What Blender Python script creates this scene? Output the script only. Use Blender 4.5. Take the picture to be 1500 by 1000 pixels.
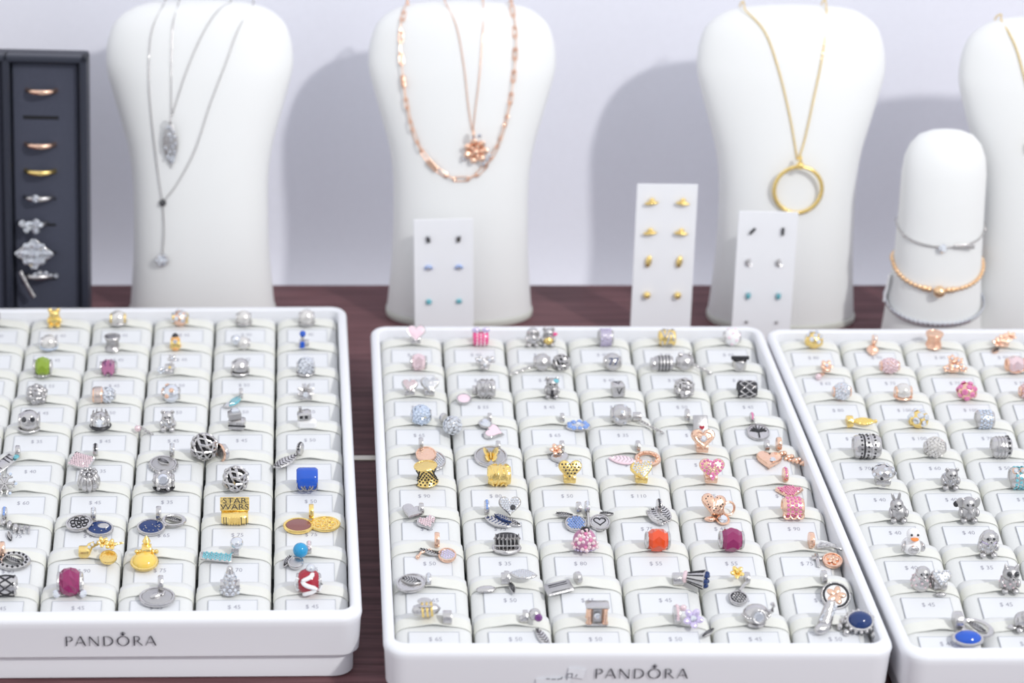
import bpy, math, random
from mathutils import Matrix, Vector, Euler

random.seed(7)
for o in list(bpy.data.objects):
    bpy.data.objects.remove(o)
SC = bpy.context.scene
COL = SC.collection
R = math.radians

# ------------------------------------------------------------------ camera
FPX, CXP, CYP, PITCH, CAMZ = 3541.67, 480.0, 500.0, R(23.5), 0.62
cam_d = bpy.data.cameras.new('camera')
cam = bpy.data.objects.new('camera', cam_d)
COL.objects.link(cam)
cam.location = (0, 0, CAMZ)
cam.rotation_euler = (R(90) - PITCH, 0, 0)
cam_d.sensor_width = 36.0
cam_d.lens = 85.0
cam_d.shift_x = 0.18
cam_d.clip_start = 0.05
cam_d.dof.use_dof = True
cam_d.dof.focus_distance = 1.262
cam_d.dof.aperture_fstop = 8.0
SC.camera = cam

# ------------------------------------------------------------------ light
w = bpy.data.worlds.new('shop_ambient')
SC.world = w
w.use_nodes = True
bgn = w.node_tree.nodes['Background']
bgn.inputs['Color'].default_value = (0.93, 0.95, 1.0, 1)
bgn.inputs['Strength'].default_value = 1.06


def spot(name, loc, target, energy, radius, col, size=70):
    d = bpy.data.lights.new(name, 'SPOT')
    d.energy = energy
    d.shadow_soft_size = radius
    d.spot_size = R(size)
    d.spot_blend = 0.6
    d.color = col
    o = bpy.data.objects.new(name, d)
    COL.objects.link(o)
    o.location = loc
    o.rotation_euler = (Vector(target) - Vector(loc)).to_track_quat('-Z', 'Y').to_euler()
    return o


spot('ceiling_spotlight', (2.02, -1.09, 2.64), (0.12, 1.33, 0.08), 300, 0.10, (1.0, 0.985, 0.965), 36)

vs = SC.view_settings
vs.view_transform = 'Standard'
vs.look = 'None'
vs.exposure = 0.0
vs.gamma = 1.0
vs.use_curve_mapping = False

# ------------------------------------------------------------------ picture helpers


def at_y(px, py, Y):
    u = (px - CXP) / FPX
    v = (py - CYP) / FPX
    t = Y / (math.cos(PITCH) - v * math.sin(PITCH))
    return Vector((u * t, Y, CAMZ - (math.sin(PITCH) + v * math.cos(PITCH)) * t))


# ------------------------------------------------------------------ materials
MATS = {}


def mat(name, base, rough=0.5, metal=0.0, bump=0.0, bscale=400.0, var=0.0, spec=0.5, coat=0.0, trans=0.0, sss=0.0):
    m = bpy.data.materials.new(name)
    m.use_nodes = True
    nt = m.node_tree
    b = nt.nodes['Principled BSDF']
    b.inputs['Base Color'].default_value = (*base, 1)
    b.inputs['Roughness'].default_value = rough
    b.inputs['Metallic'].default_value = metal
    b.inputs['Specular IOR Level'].default_value = spec
    b.inputs['Coat Weight'].default_value = coat
    b.inputs['Transmission Weight'].default_value = trans
    if sss:
        b.inputs['Subsurface Weight'].default_value = sss
        b.inputs['Subsurface Scale'].default_value = 0.003
    tc = nt.nodes.new('ShaderNodeTexCoord')
    nz = nt.nodes.new('ShaderNodeTexNoise')
    nz.inputs['Scale'].default_value = bscale
    nz.inputs['Detail'].default_value = 3
    nt.links.new(tc.outputs['Object'], nz.inputs['Vector'])
    if var:
        mx = nt.nodes.new('ShaderNodeMix')
        mx.data_type = 'RGBA'
        mx.inputs['A'].default_value = (*[c * (1 - var) for c in base], 1)
        mx.inputs['B'].default_value = (*[min(1, c * (1 + var)) for c in base], 1)
        nt.links.new(nz.outputs['Fac'], mx.inputs['Factor'])
        nt.links.new(mx.outputs['Result'], b.inputs['Base Color'])
    if bump:
        bp = nt.nodes.new('ShaderNodeBump')
        bp.inputs['Strength'].default_value = bump
        bp.inputs['Distance'].default_value = 0.0006 if not metal else 0.0010
        nt.links.new(nz.outputs['Fac'], bp.inputs['Height'])
        nt.links.new(bp.outputs['Normal'], b.inputs['Normal'])
    MATS[name] = m
    return m


mat('wall_paint', (0.85, 0.86, 0.94), 0.7, bump=0.15, bscale=250, var=0.02)
mat('tray_plastic', (0.80, 0.81, 0.845), 0.28, bump=0.03, bscale=60)
mat('pad_leather', (0.705, 0.715, 0.705), 0.5, bump=0.12, bscale=900, var=0.015)
mat('strap_elastic', (0.725, 0.73, 0.675), 0.35, var=0.02, bscale=600)
mat('tag_paper', (0.71, 0.725, 0.75), 0.5)
mat('tag_line', (0.50, 0.52, 0.56), 0.6)
mat('tag_print', (0.33, 0.33, 0.39), 0.6)
mat('logo_ink', (0.008, 0.006, 0.018), 0.7, spec=0.1)
mat('bust_leather', (0.80, 0.81, 0.805), 0.5, bump=0.1, bscale=1200, var=0.01)
mat('bust_base', (0.60, 0.61, 0.56), 0.35)
mat('card_white', (0.82, 0.83, 0.86), 0.5)
mat('velvet_navy', (0.052, 0.058, 0.088), 0.75, var=0.15, bscale=700, bump=0.2)
mat('box_navy', (0.022, 0.026, 0.042), 0.45)
mat('slot_black', (0.006, 0.006, 0.009), 0.8)
mat('silver', (0.62, 0.605, 0.60), 0.16, 1.0, var=0.06, bscale=800, bump=0.35)
mat('silver_satin', (0.52, 0.51, 0.51), 0.32, 1.0, bump=0.3, bscale=1500)
mat('oxide', (0.055, 0.055, 0.06), 0.45, 0.7)
mat('gold', (1.0, 0.72, 0.27), 0.18, 1.0, var=0.08, bscale=800, bump=0.35)
mat('rose', (0.93, 0.62, 0.46), 0.18, 1.0, var=0.06, bscale=800, bump=0.3)
mat('peach_gold', (0.95, 0.66, 0.40), 0.2, 1.0, var=0.05, bscale=800)
mat('crystal', (0.74, 0.77, 0.82), 0.05, 0.75, spec=1.0, coat=0.6)
mat('stone_pink', (0.78, 0.22, 0.44), 0.07, 0.35, spec=0.9, coat=0.6)
mat('stone_palepink', (0.86, 0.66, 0.69), 0.08, 0.55, spec=0.9, coat=0.6)
mat('stone_lilac', (0.66, 0.58, 0.82), 0.08, 0.5, spec=0.9, coat=0.6)
mat('stone_blue', (0.25, 0.4, 0.78), 0.07, 0.5, spec=0.9, coat=0.6)
mat('stone_sky', (0.66, 0.75, 0.88), 0.07, 0.65, spec=0.9, coat=0.6)
mat('stone_teal', (0.16, 0.52, 0.60), 0.08, 0.2, spec=0.9, coat=0.6)
mat('stone_purple', (0.16, 0.03, 0.20), 0.08, 0.0, spec=0.9, coat=0.6)
mat('stone_yellow', (0.86, 0.60, 0.10), 0.12, 0.0, spec=0.8, coat=0.6, sss=0.2)
mat('stone_dark', (0.012, 0.012, 0.016), 0.12, 0.0, spec=0.8, coat=0.5)
mat('pearl', (0.72, 0.70, 0.67), 0.14, 0.5, spec=0.9, coat=0.7)
mat('glass_magenta', (0.26, 0.006, 0.10), 0.05, 0.0, spec=0.6, coat=0.4)
mat('glass_orange', (0.74, 0.075, 0.015), 0.06, 0.0, spec=0.6, coat=0.4)
mat('glass_lime', (0.24, 0.36, 0.02), 0.05, 0.0, spec=0.6, coat=0.4)
mat('glass_rose', (0.46, 0.17, 0.31), 0.06, 0.0, spec=0.6, coat=0.4)
mat('glass_amber', (0.84, 0.42, 0.12), 0.08, 0.0, spec=0.9, coat=0.8)
mat('enamel_blue', (0.012, 0.09, 0.52), 0.10, 0.0, spec=0.5, coat=0.25)
mat('enamel_navy', (0.008, 0.032, 0.14), 0.12, 0.0, spec=0.5, coat=0.25)
mat('enamel_cyan', (0.02, 0.30, 0.58), 0.12, 0.0, spec=0.5, coat=0.25)
mat('enamel_red', (0.36, 0.012, 0.03), 0.10, 0.0, spec=0.5, coat=0.25)
mat('enamel_hotpink', (0.78, 0.05, 0.24), 0.14, 0.0, spec=0.8, coat=0.8)
mat('enamel_palepink', (0.88, 0.66, 0.74), 0.18, 0.0, spec=0.8, coat=0.6)
mat('enamel_white', (0.86, 0.86, 0.86), 0.16, 0.0, spec=0.8, coat=0.6)
mat('enamel_orange', (0.90, 0.24, 0.02), 0.16, 0.0, spec=0.8, coat=0.6)
mat('enamel_brown', (0.22, 0.07, 0.06), 0.2, 0.0, spec=0.8, coat=0.6)
mat('gap_shade', (0.03, 0.04, 0.042), 0.7)  # near-black standing in for the shade between pad columns
mat('tape_ink', (0.16, 0.16, 0.19), 0.5)
mat('added_wall_grey', (0.42, 0.42, 0.45), 0.6, var=0.05, bscale=3)
mat('clear_tape', (0.80, 0.82, 0.86), 0.15, 0.0, spec=0.8)
mat('strip_metal', (0.78, 0.74, 0.66), 0.3, 0.6)


def wood():
    m = bpy.data.materials.new('table_wood')
    m.use_nodes = True
    nt = m.node_tree
    b = nt.nodes['Principled BSDF']
    b.inputs['Roughness'].default_value = 0.5
    b.inputs['Specular IOR Level'].default_value = 0.22
    tc = nt.nodes.new('ShaderNodeTexCoord')
    mp = nt.nodes.new('ShaderNodeMapping')
    mp.inputs['Scale'].default_value = (6, 160, 30)
    nt.links.new(tc.outputs['Object'], mp.inputs['Vector'])
    n1 = nt.nodes.new('ShaderNodeTexNoise')
    n1.inputs['Scale'].default_value = 1.6
    n1.inputs['Detail'].default_value = 8
    n1.inputs['Roughness'].default_value = 0.62
    n1.inputs['Distortion'].default_value = 0.5
    nt.links.new(mp.outputs['Vector'], n1.inputs['Vector'])
    cr = nt.nodes.new('ShaderNodeValToRGB')
    e = cr.color_ramp.elements
    e[0].position, e[0].color = 0.30, (0.066, 0.028, 0.031, 1)
    e[1].position, e[1].color = 0.72, (0.215, 0.100, 0.108, 1)
    el = cr.color_ramp.elements.new(0.5)
    el.color = (0.138, 0.063, 0.069, 1)
    nt.links.new(n1.outputs['Fac'], cr.inputs['Fac'])
    nt.links.new(cr.outputs['Color'], b.inputs['Base Color'])
    bp = nt.nodes.new('ShaderNodeBump')
    bp.inputs['Strength'].default_value = 0.25
    bp.inputs['Distance'].default_value = 0.0005
    nt.links.new(n1.outputs['Fac'], bp.inputs['Height'])
    nt.links.new(bp.outputs['Normal'], b.inputs['Normal'])
    MATS['table_wood'] = m


wood()

# ------------------------------------------------------------------ mesh builder
T = Matrix.Translation


def RX(a): return Matrix.Rotation(R(a), 4, 'X')
def RY(a): return Matrix.Rotation(R(a), 4, 'Y')
def RZ(a): return Matrix.Rotation(R(a), 4, 'Z')
def S(x, y=None, z=None): return Matrix.Diagonal((x, x if y is None else y, x if z is None else z, 1))


I4 = Matrix.Identity(4)


class MB:
    def __init__(s):
        s.v, s.f, s.mi, s.cur = [], [], [], 0

    def add(s, vs_, fs, M=I4):
        n = len(s.v)
        s.v += [tuple(M @ Vector(p)) for p in vs_]
        s.f += [tuple(i + n for i in f) for f in fs]
        s.mi += [s.cur] * len(fs)
        return s

    def box(s, x, y, z, M=I4, ch=0.0):
        """box of full size x,y,z centred, chamfered by ch"""
        hx, hy, hz = x / 2, y / 2, z / 2
        if ch <= 0:
            vv = [(a, b, c) for c in (-hz, hz) for b in (-hy, hy) for a in (-hx, hx)]
            return s.add(vv, [(0, 2, 3, 1), (4, 5, 7, 6), (0, 1, 5, 4), (2, 6, 7, 3), (0, 4, 6, 2), (1, 3, 7, 5)], M)
        rings = []
        for (zz, c) in ((-hz, ch), (-hz + ch, 0), (hz - ch, 0), (hz, ch)):
            ax, ay = hx - c, hy - c
            k = ch if c == 0 else ch * 0.6
            rings.append([(-ax + k, -ay, zz), (ax - k, -ay, zz), (ax, -ay + k, zz), (ax, ay - k, zz), (ax - k, ay, zz), (-ax + k, ay, zz), (-ax, ay - k, zz), (-ax, -ay + k, zz)])
        return s.rings(rings, M)

    def rings(s, rings, M=I4, cap0=True, cap1=True, closed=True):
        n = len(rings[0])
        vv = [p for r in rings for p in r]
        ff = []
        m = n if closed else n - 1
        for k in range(len(rings) - 1):
            for i in range(m):
                j = (i + 1) % n
                ff.append((k * n + i, k * n + j, (k + 1) * n + j, (k + 1) * n + i))
        if cap0: ff.append(tuple(range(n - 1, -1, -1)))
        if cap1: ff.append(tuple(range((len(rings) - 1) * n, len(rings) * n)))
        return s.add(vv, ff, M)

    def lathe(s, prof, seg=20, M=I4, phase=0.0):
        """profile of (radius, height) about z"""
        rings = []
        for r, h in prof:
            r = max(r, 1e-5)
            rings.append([(r * math.cos(2 * math.pi * (i + phase) / seg), r * math.sin(2 * math.pi * (i + phase) / seg), h) for i in range(seg)])
        return s.rings(rings, M)

    def sphere(s, r, M=I4, seg=16, rg=9):
        return s.lathe([(r * math.sin(math.pi * k / rg), -r * math.cos(math.pi * k / rg)) for k in range(rg + 1)], seg, M)

    def torus(s, Rr, r, M=I4, seg=22, sub=8, sx=1.0, sy=1.0):
        vv, ff = [], []
        for i in range(seg):
            a = 2 * math.pi * i / seg
            for j in range(sub):
                b = 2 * math.pi * j / sub
                q = Rr + r * math.cos(b)
                vv.append((q * math.cos(a) * sx, q * math.sin(a) * sy, r * math.sin(b)))
        for i in range(seg):
            for j in range(sub):
                i2, j2 = (i + 1) % seg, (j + 1) % sub
                ff.append((i * sub + j, i2 * sub + j, i2 * sub + j2, i * sub + j2))
        return s.add(vv, ff, M)

    def prism(s, poly, t, M=I4, bev=0.0, dome=0.0):
        """closed outline extruded to thickness t (z from 0), top edge softened"""
        cx_ = sum(p[0] for p in poly) / len(poly)
        cy_ = sum(p[1] for p in poly) / len(poly)
        def sc(k, z): return [(cx_ + (x - cx_) * k, cy_ + (y - cy_) * k, z) for x, y in poly]
        rg = [sc(1 - bev, 0), sc(1, t * 0.25), sc(1, t * 0.7), sc(1 - bev, t)]
        if dome:
            rg += [sc((1 - bev) * 0.7, t + dome * 0.65), sc((1 - bev) * 0.35, t + dome * 0.92), sc(0.05, t + dome)]
        return s.rings(rg, M)

    def tube(s, path, r, seg=6, M=I4, closed=False, flat=1.0):
        P_ = [Vector(p) for p in path]
        n = len(P_)
        rings = []
        up = Vector((0, 0, 1))
        for i in range(n):
            if closed: d = P_[(i + 1) % n] - P_[i - 1]
            else: d = P_[min(i + 1, n - 1)] - P_[max(i - 1, 0)]
            d.normalize()
            a = d.cross(up)
            if a.length < 1e-3: a = d.cross(Vector((1, 0.1, 0)))
            a.normalize()
            b = a.cross(d).normalized()
            rr = r[i] if isinstance(r, (list, tuple)) else r
            rings.append([P_[i] + a * (rr * math.cos(2 * math.pi * k / seg)) + b * (rr * flat * math.sin(2 * math.pi * k / seg)) for k in range(seg)])
        if closed:
            rings.append(rings[0])
            return s.rings(rings, M, False, False)
        return s.rings(rings, M)

    def gem(s, r, M=I4, n=6):
        M = M @ RX(random.uniform(-13, 13)) @ RY(random.uniform(-13, 13))
        rg = [[(r * math.cos(2 * math.pi * i / n), r * math.sin(2 * math.pi * i / n), 0) for i in range(n)],
              [(r * .6 * math.cos(2 * math.pi * (i + .5) / n), r * .6 * math.sin(2 * math.pi * (i + .5) / n), r * .5) for i in range(n)]]
        return s.rings(rg, M)

    def mesh(s, name, mats, smooth=40):
        me = bpy.data.meshes.new(name)
        me.from_pydata([tuple(p) for p in s.v], [], s.f)
        for m in (mats if isinstance(mats, (list, tuple)) else [mats]):
            me.materials.append(MATS[m])
        if any(s.mi): me.polygons.foreach_set('material_index', s.mi)
        if smooth:
            me.polygons.foreach_set('use_smooth', [True] * len(me.polygons))
            me.set_sharp_from_angle(angle=R(smooth))
        me.update()
        return me


def obj(name, me, parent=None, M=None):
    o = bpy.data.objects.new(name, me)
    COL.objects.link(o)
    if parent is not None: o.parent = parent
    if M is not None: o.matrix_local = M
    return o


def tag(o, label=None, cat=None, group=None, kind=None):
    if label: o['label'] = label
    if cat: o['category'] = cat
    if group: o['group'] = group
    if kind: o['kind'] = kind
    return o


def empty(name, M):
    o = bpy.data.objects.new(name, None)
    COL.objects.link(o)
    o.empty_display_size = 0.01
    o.matrix_world = M
    return o


TEXT = {}


def text_mesh(s):
    """outline lettering of a string as (verts, faces), size 1, centred"""
    if s in TEXT: return TEXT[s]
    c = bpy.data.curves.new('lettering', 'FONT')
    c.body = s
    c.size = 1.0
    c.resolution_u = 2
    c.align_x = 'CENTER'
    c.align_y = 'CENTER'
    o = bpy.data.objects.new('lettering', c)
    COL.objects.link(o)
    me = bpy.data.meshes.new_from_object(o)
    r = ([tuple(v.co) for v in me.vertices], [tuple(p.vertices) for p in me.polygons])
    bpy.data.objects.remove(o)
    bpy.data.curves.remove(c)
    bpy.data.meshes.remove(me)
    TEXT[s] = r
    return r


# ------------------------------------------------------------------ setting
m_ = MB()
m_.box(3.2, 0.05, 1.6, T((0.2, 1.575 + 0.025, 0.75)))
tag(obj('wall_back', m_.mesh('wall_back', 'wall_paint', 0)), 'pale lavender painted wall behind the necklace busts', kind='structure')

m_ = MB()
m_.box(3.4, 0.05, 3.0, T((0.2, -2.4, 0.6)))  # unseen wall added behind the camera so polished metal reflects something darker
tag(obj('added_front_wall', m_.mesh('added_front_wall', 'added_wall_grey', 0)), 'unseen grey wall added behind the camera to darken metal reflections', kind='structure')

tb = empty('display_table', T((0.2, 1.0, 0)))
m_ = MB()
m_.box(2.6, 0.347, 0.03, T((0, 0.0805, -0.015)), 0.0008)
obj('tabletop', m_.mesh('tabletop', 'table_wood', 30), tb)
m_ = MB()
m_.box(2.6, 0.2625, 0.03, T((0, 0.5225 - 0.13125, -0.015)), 0.0008)
obj('tabletop', m_.mesh('tabletop_rear', 'table_wood', 30), tb)
m_ = MB()
m_.box(2.6, 0.005, 0.02, T((0, 0.2565, -0.0092)), 0.0005)
tag(obj('joint_strip', m_.mesh('joint_strip', 'strip_metal', 30), tb), 'pale metal joint strip let into the tabletop')
m_ = MB()
for sx in (-1, 1):
    m_ = MB()
    m_.box(0.04, 0.60, 0.80, T((sx * 1.2, 0.21, -0.43)), 0.002)
    obj('side_panel', m_.mesh('side_panel', 'table_wood', 30), tb)
tag(tb, 'dark reddish-brown wooden display table under the trays', 'table')

# ------------------------------------------------------------------ trays
TOP = 0.036
TW, TD = 0.2404, 0.3885
RS, RF, RB = 0.0056, 0.0085, 0.0065
CP = (TW - 2 * RS) / 6
RP = (TD - RF - RB) / 10


def rrect(x0, y0, x1, y1, r, z, n=6):
    pts = []
    for cx_, cy_, a0 in ((x1 - r, y1 - r, 0), (x0 + r, y1 - r, 90), (x0 + r, y0 + r, 180), (x1 - r, y0 + r, 270)):
        for k in range(n + 1):
            a = R(a0 + 90 * k / n)
            pts.append((cx_ + r * math.cos(a), cy_ + r * math.sin(a), z))
    return pts


def tray_body():
    b = MB()
    rg = []
    # outside, from the underside of the lip up over the rim and down into the well
    for ins, z, rad in ((0.012, 0.0135, 0.006), (0.0022, 0.0135, 0.010), (0.0014, 0.0142, 0.010), (0.0006, 0.030, 0.0105), (0.0, TOP - 0.003, 0.011), (0.0005, TOP - 0.0013, 0.0105),
                        (0.0015, TOP - 0.0003, 0.0095), (0.0028, TOP, 0.008)):
        rg.append(rrect(ins, ins, TW - ins, TD - ins, rad, z))
    for k, z, rad in ((-0.0012, TOP - 0.0001, 0.0068), (-0.0003, TOP - 0.0008, 0.006), (0, TOP - 0.002, 0.0058), (0.0002, TOP - 0.021, 0.0055)):
        rg.append(rrect(RS + k, RF + k, TW - RS - k, TD - RB - k, rad, z))
    b.rings(rg, cap0=True, cap1=True)
    return b.mesh('tray_body', 'tray_plastic', 35)


def tray_base():
    b = MB()
    i = 0.0042
    b.rings([rrect(i + q, i + q, TW - i - q, TD - i - q, 0.0095, z) for q, z in ((0.001, 0), (0, 0.001), (0, 0.0125), (0.0004, 0.0136))])
    return b.mesh('tray_base', 'tray_plastic', 35)


PROF = [(0.0002, -0.0195), (0.0003, -0.0100), (0.0010, -0.0068), (0.0025, -0.0045), (0.0045, -0.0036), (0.0070, -0.0036), (0.0100, -0.0040), (0.0130, -0.0046), (0.0156, -0.0052), (0.0178, -0.0060), (0.0255, -0.0083), (0.0335, -0.0107), (0.0360, -0.0117), (RP - 0.0003, -0.0130), (RP - 0.0002, -0.0195)]
PHW = CP / 2 - 0.00080


def surf(v):
    for (a, za), (b, zb) in zip(PROF, PROF[1:]):
        if v <= b: return za + (zb - za) * (v - a) / (b - a)
    return PROF[-1][1]


def drop(x):
    r = 0.0085
    e = abs(x) - (PHW - r)
    if e <= 0: return 0.0
    e = min(e, r * 0.999)
    return 0.50 * (r - math.sqrt(r * r - e * e))


def pad_mesh():
    b = MB()
    xs = [0, 0.35, 0.5, 0.62, 0.72, 0.8, 0.87, 0.93, 0.97, 0.99, 1.0]
    xs = [-q for q in xs[:0:-1]] + xs
    rg = []
    for v, z in PROF:
        row = [(PHW * u, -v, max(z - drop(PHW * u), -0.0196)) for u in xs]
        row = [(-PHW, -v, -0.0197)] + row + [(PHW, -v, -0.0197)]
        rg.append(row)
    b.rings(rg, cap0=False, cap1=False, closed=False)
    b.f = [tuple(reversed(f)) for f in b.f]
    return b.mesh('pad', 'pad_leather', 60)


def strap_mesh(lift):
    b = MB()
    rg = []
    v0, v1, t = 0.0094, 0.0158, 0.0004
    N = 44
    for i in range(N + 1):
        u = -1 + 2 * i / N
        x = (PHW + 0.0002) * u
        zz = lambda v: surf(v) - drop(x) + 0.0003 + lift * math.exp(-(x / 0.0075) ** 2)
        rg.append([(x, -v0, zz(v0)), (x, -v1, zz(v1)), (x, -v1, zz(v1) + t), (x, -(v0 + v1) / 2, zz((v0 + v1) / 2) + t * 1.2), (x, -v0, zz(v0) + t)])
    for sgn, first in ((-1, True), (1, False)):
        x = sgn * (PHW + 0.0003)
        r_ = [(x, -v0, -0.0165), (x, -v1, -0.0165), (x + sgn * 0.0002, -v1, -0.0165), (x + sgn * 0.0002, -(v0 + v1) / 2, -0.0165), (x + sgn * 0.0002, -v0, -0.0165)]
        if first: rg.insert(0, r_)
        else: rg.append(r_)
    b.rings(rg)
    return b.mesh('strap', 'strap_elastic', 50)


TAGW, TAGH = 0.0240, 0.0146
TAGM = T((0, -0.0256, -0.00834 + 0.0001)) @ RX(16.7)
tagmesh = {}


def tag_mesh(s):
    if s in tagmesh: return tagmesh[s]
    b = MB()
    b.box(TAGW, TAGH, 0.0005, T((0, 0, 0.0002)))
    b.cur = 1
    q = 0.00026
    for M, l in ((T((0, TAGH / 2, 0.0003)), 0), (T((0, -TAGH / 2, 0.0003)), 0), (T((-TAGW / 2, 0, 0.0003)), 1), (T((TAGW / 2, 0, 0.0003)), 1)):
        if l: b.box(q, TAGH + q, 0.0006, M)
        else: b.box(TAGW + q, q, 0.0006, M)
    if s:
        b.cur = 2
        vv, ff = text_mesh(s)
        b.add(vv, ff, T((0.0006, 0.0026, 0.00052)) @ S(0.0037, 0.0037, 1))
    tagmesh[s] = b.mesh('price_tag', ['tag_paper', 'tag_line', 'tag_print'], 0)
    return tagmesh[s]


# lettering of the front mark, drawn as strokes of uneven weight (unit cap height)
def logo_mb(M):
    b = MB()
    th, tn = 0.13, 0.075

    def poly(p): b.add([(x, y, 0) for x, y in p], [tuple(range(len(p)))], M)

    def stem(x, w_, y0=0.0, y1=1.0):
        poly([(x - w_ * .62, y0), (x + w_ * .62, y0), (x + w_ * .5, y0 + .08), (x + w_ * .5, y1 - .08), (x + w_ * .62, y1), (x - w_ * .62, y1), (x - w_ * .5, y1 - .08), (x - w_ * .5, y0 + .08)])

    def diag(x0, y0, x1, y1, w_): poly([(x0 - w_ / 2, y0), (x0 + w_ / 2, y0), (x1 + w_ / 2, y1), (x1 - w_ / 2, y1)])

    def arc(cx_, cy_, rx, ry, a0, a1, wt, wn=0.05, n=18):
        for k in range(n):
            q = []
            for a in (a0 + (a1 - a0) * k / n, a0 + (a1 - a0) * (k + 1) / n):
                ww = wn + (wt - wn) * abs(math.cos(R(a)))
                q.append(((cx_ + (rx + ww / 2) * math.cos(R(a)), cy_ + (ry + ww / 2) * math.sin(R(a))), (cx_ + (rx - ww / 2) * math.cos(R(a)), cy_ + (ry - ww / 2) * math.sin(R(a)))))
            poly([q[0][0], q[1][0], q[1][1], q[0][1]])

    def A(x):
        diag(x, 0, x + .46, 1.02, .07)
        diag(x + .98, 0, x + .50, 1.02, .15)
        poly([(x + .16, .30), (x + .80, .30), (x + .78, .36), (x + .19, .36)])
    stem(0.06, th)
    arc(.30, .73, .33, .24, -90, 90, .12)
    poly([(0.06, .955), (.32, .955), (.32, 1.0), (0.06, 1.0)])
    poly([(0.06, .465), (.32, .465), (.32, .51), (0.06, .51)])
    A(0.95)
    stem(2.34, tn); stem(3.22, tn)
    diag(3.22, -.02, 2.34, 1.0, .16)
    stem(3.78, th)
    arc(4.03, .5, .60, .475, -90, 90, .14)
    poly([(3.78, .95), (4.05, .95), (4.05, 1.0), (3.78, 1.0)])
    poly([(3.78, 0), (4.05, 0), (4.05, .05), (3.78, .05)])
    arc(5.68, .5, .56, .485, 0, 360, .14, n=30)
    stem(6.78, th)
    arc(7.00, .74, .30, .235, -90, 90, .12)
    poly([(6.78, .955), (7.02, .955), (7.02, 1.0), (6.78, 1.0)])
    poly([(6.78, .48), (7.02, .48), (7.02, .525), (6.78, .525)])
    diag(7.58, 0, 7.02, .52, .15)
    A(7.92)
    # little crown on the O
    poly([(5.56, 1.07), (5.80, 1.07), (5.80, 1.12), (5.56, 1.12)])
    for dx, hh in ((-.22, 1.36), (-.10, 1.44), (0, 1.50), (.10, 1.44), (.22, 1.36)):
        poly([(5.68 + dx * .45 - .025, 1.13), (5.68 + dx * .45 + .025, 1.13), (5.68 + dx + .035, hh), (5.68 + dx - .035, hh)])
    return b


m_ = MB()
m_.rings([rrect(RS + 0.0004, RF + 0.0004, TW - RS - 0.0004, TD - RB - 0.0004, 0.005, z) for z in (TOP - 0.0209, TOP - 0.0202)])  # dark sheet added under the pads, its colour paints shade into the gaps
GAP_SHEET = m_.mesh('gap_shade_sheet', 'gap_shade', 30)
BODY, BASE, PAD = tray_body(), tray_base(), pad_mesh()
STRAP = strap_mesh(0.0018)
TRAYM = {
    'C': T((0.0262, 0.9800, 0)),
    'L': T((0.0168, 1.0115, 0)) @ RZ(0.75) @ T((-TW, 0, 0)),
    'R': T((0.2695, 0.9755, 0)) @ RZ(0.25),
}
TRAYLABEL = {
    'L': 'white plastic charm tray in front of the navy ring box, dark lettering on its front',
    'C': 'middle white plastic charm tray, with dark lettering and torn tape on its front',
    'R': 'white plastic charm tray in front of the bracelet stand, cut off by the frame',
}
PRICES = {
    'C': ['$ 40', '$ 40', '$ 45', '$ 40', '$ 45', '$ 40', '$ 40', '$ 45', '$ 45', '$ 40', '$ 50', '$ 40', '$ 45', '$ 55', '$ 45', '$ 40', '$ 50', '$ 45', '$ 65', '$ 65', '$ 65', '$ 35', '$ 65', '$ 50',
          '$ 70', '$ 80', '$ 75', '$ 60', '$ 75', '$ 75', '$ 90', '$ 80', '$ 50', '$ 110', '$ 75', '$ 75', '$ 75', '$ 75', '$ 75', '$ 75', '$ 45', '$ 90', '$ 50', '$ 35', '$ 80', '$ 55', '$ 55', '$ 75',
          '$ 65', '$ 50', '$ 65', '$ 45', '$ 55', '$ 65', '$ 65', '$ 50', '$ 50', '$ 50', '$ 45', '$ 50'],
    'L': ['$ 40', '$ 40', '$ 45', '$ 45', '$ 40', '$ 40', '$ 40', '$ 45', '$ 45', '$ 45', '$ 45', '$ 45', '$ 40', '$ 55', '$ 45', '$ 50', '$ 50', '$ 50', '$ 40', '$ 45', '$ 50', '$ 50', '$ 50', '$ 50',
          '$ 40', '$ 35', '$ 45', '$ 45', '$ 45', '$ 50', '$ 40', '$ 40', '$ 35', '$ 65', '$ 45', '$ 50', '$ 60', '$ 60', '$ 45', '$ 35', '$ 45', '$ 50', '$ 75', '$ 75', '$ 65', '$ 65', '$ 75', '$ 75',
          '$ 90', '$ 65', '$ 90', '$ 75', '$ 70', '$ 45', '$ 45', '$ 45', '$ 45', '$ 45', '$ 45', '$ 45'],
    'R': ['$ 80', '$ 90', '$ 80', '$ 90', '$ 90', '$ 90', '$ 65', '$ 75', '$ 75', '$ 75', '$ 75', '$ 75', '$ 80', '$ 100', '$ 100', '$ 90', '$ 90', '$ 90', '$ 75', '$ 100', '$ 70', '$ 80', '$ 80', '$ 80',
          '$ 70', '$ 60', '$ 50', '$ 50', '$ 50', '$ 50', '$ 40', '$ 40', '$ 50', '$ 50', '$ 50', '$ 50', '$ 40', '$ 40', '$ 40', '$ 40', '$ 40', '$ 40', '$ 40', '$ 35', '$ 40', '$ 40', '$ 40', '$ 40',
          '$ 45', '$ 45', '$ 45', '$ 45', '$ 45', '$ 45', '$ 45', '$ 45', '$ 45', '$ 45', '$ 45', '$ 45'],
}
PADORG = {}
TRAY_COLS = {'L': range(0, 6), 'C': range(0, 6), 'R': range(0, 5)}


def pad_pos(r, c):
    return (RS + (c + 0.5) * CP, TD - RB - r * RP, TOP)


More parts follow.
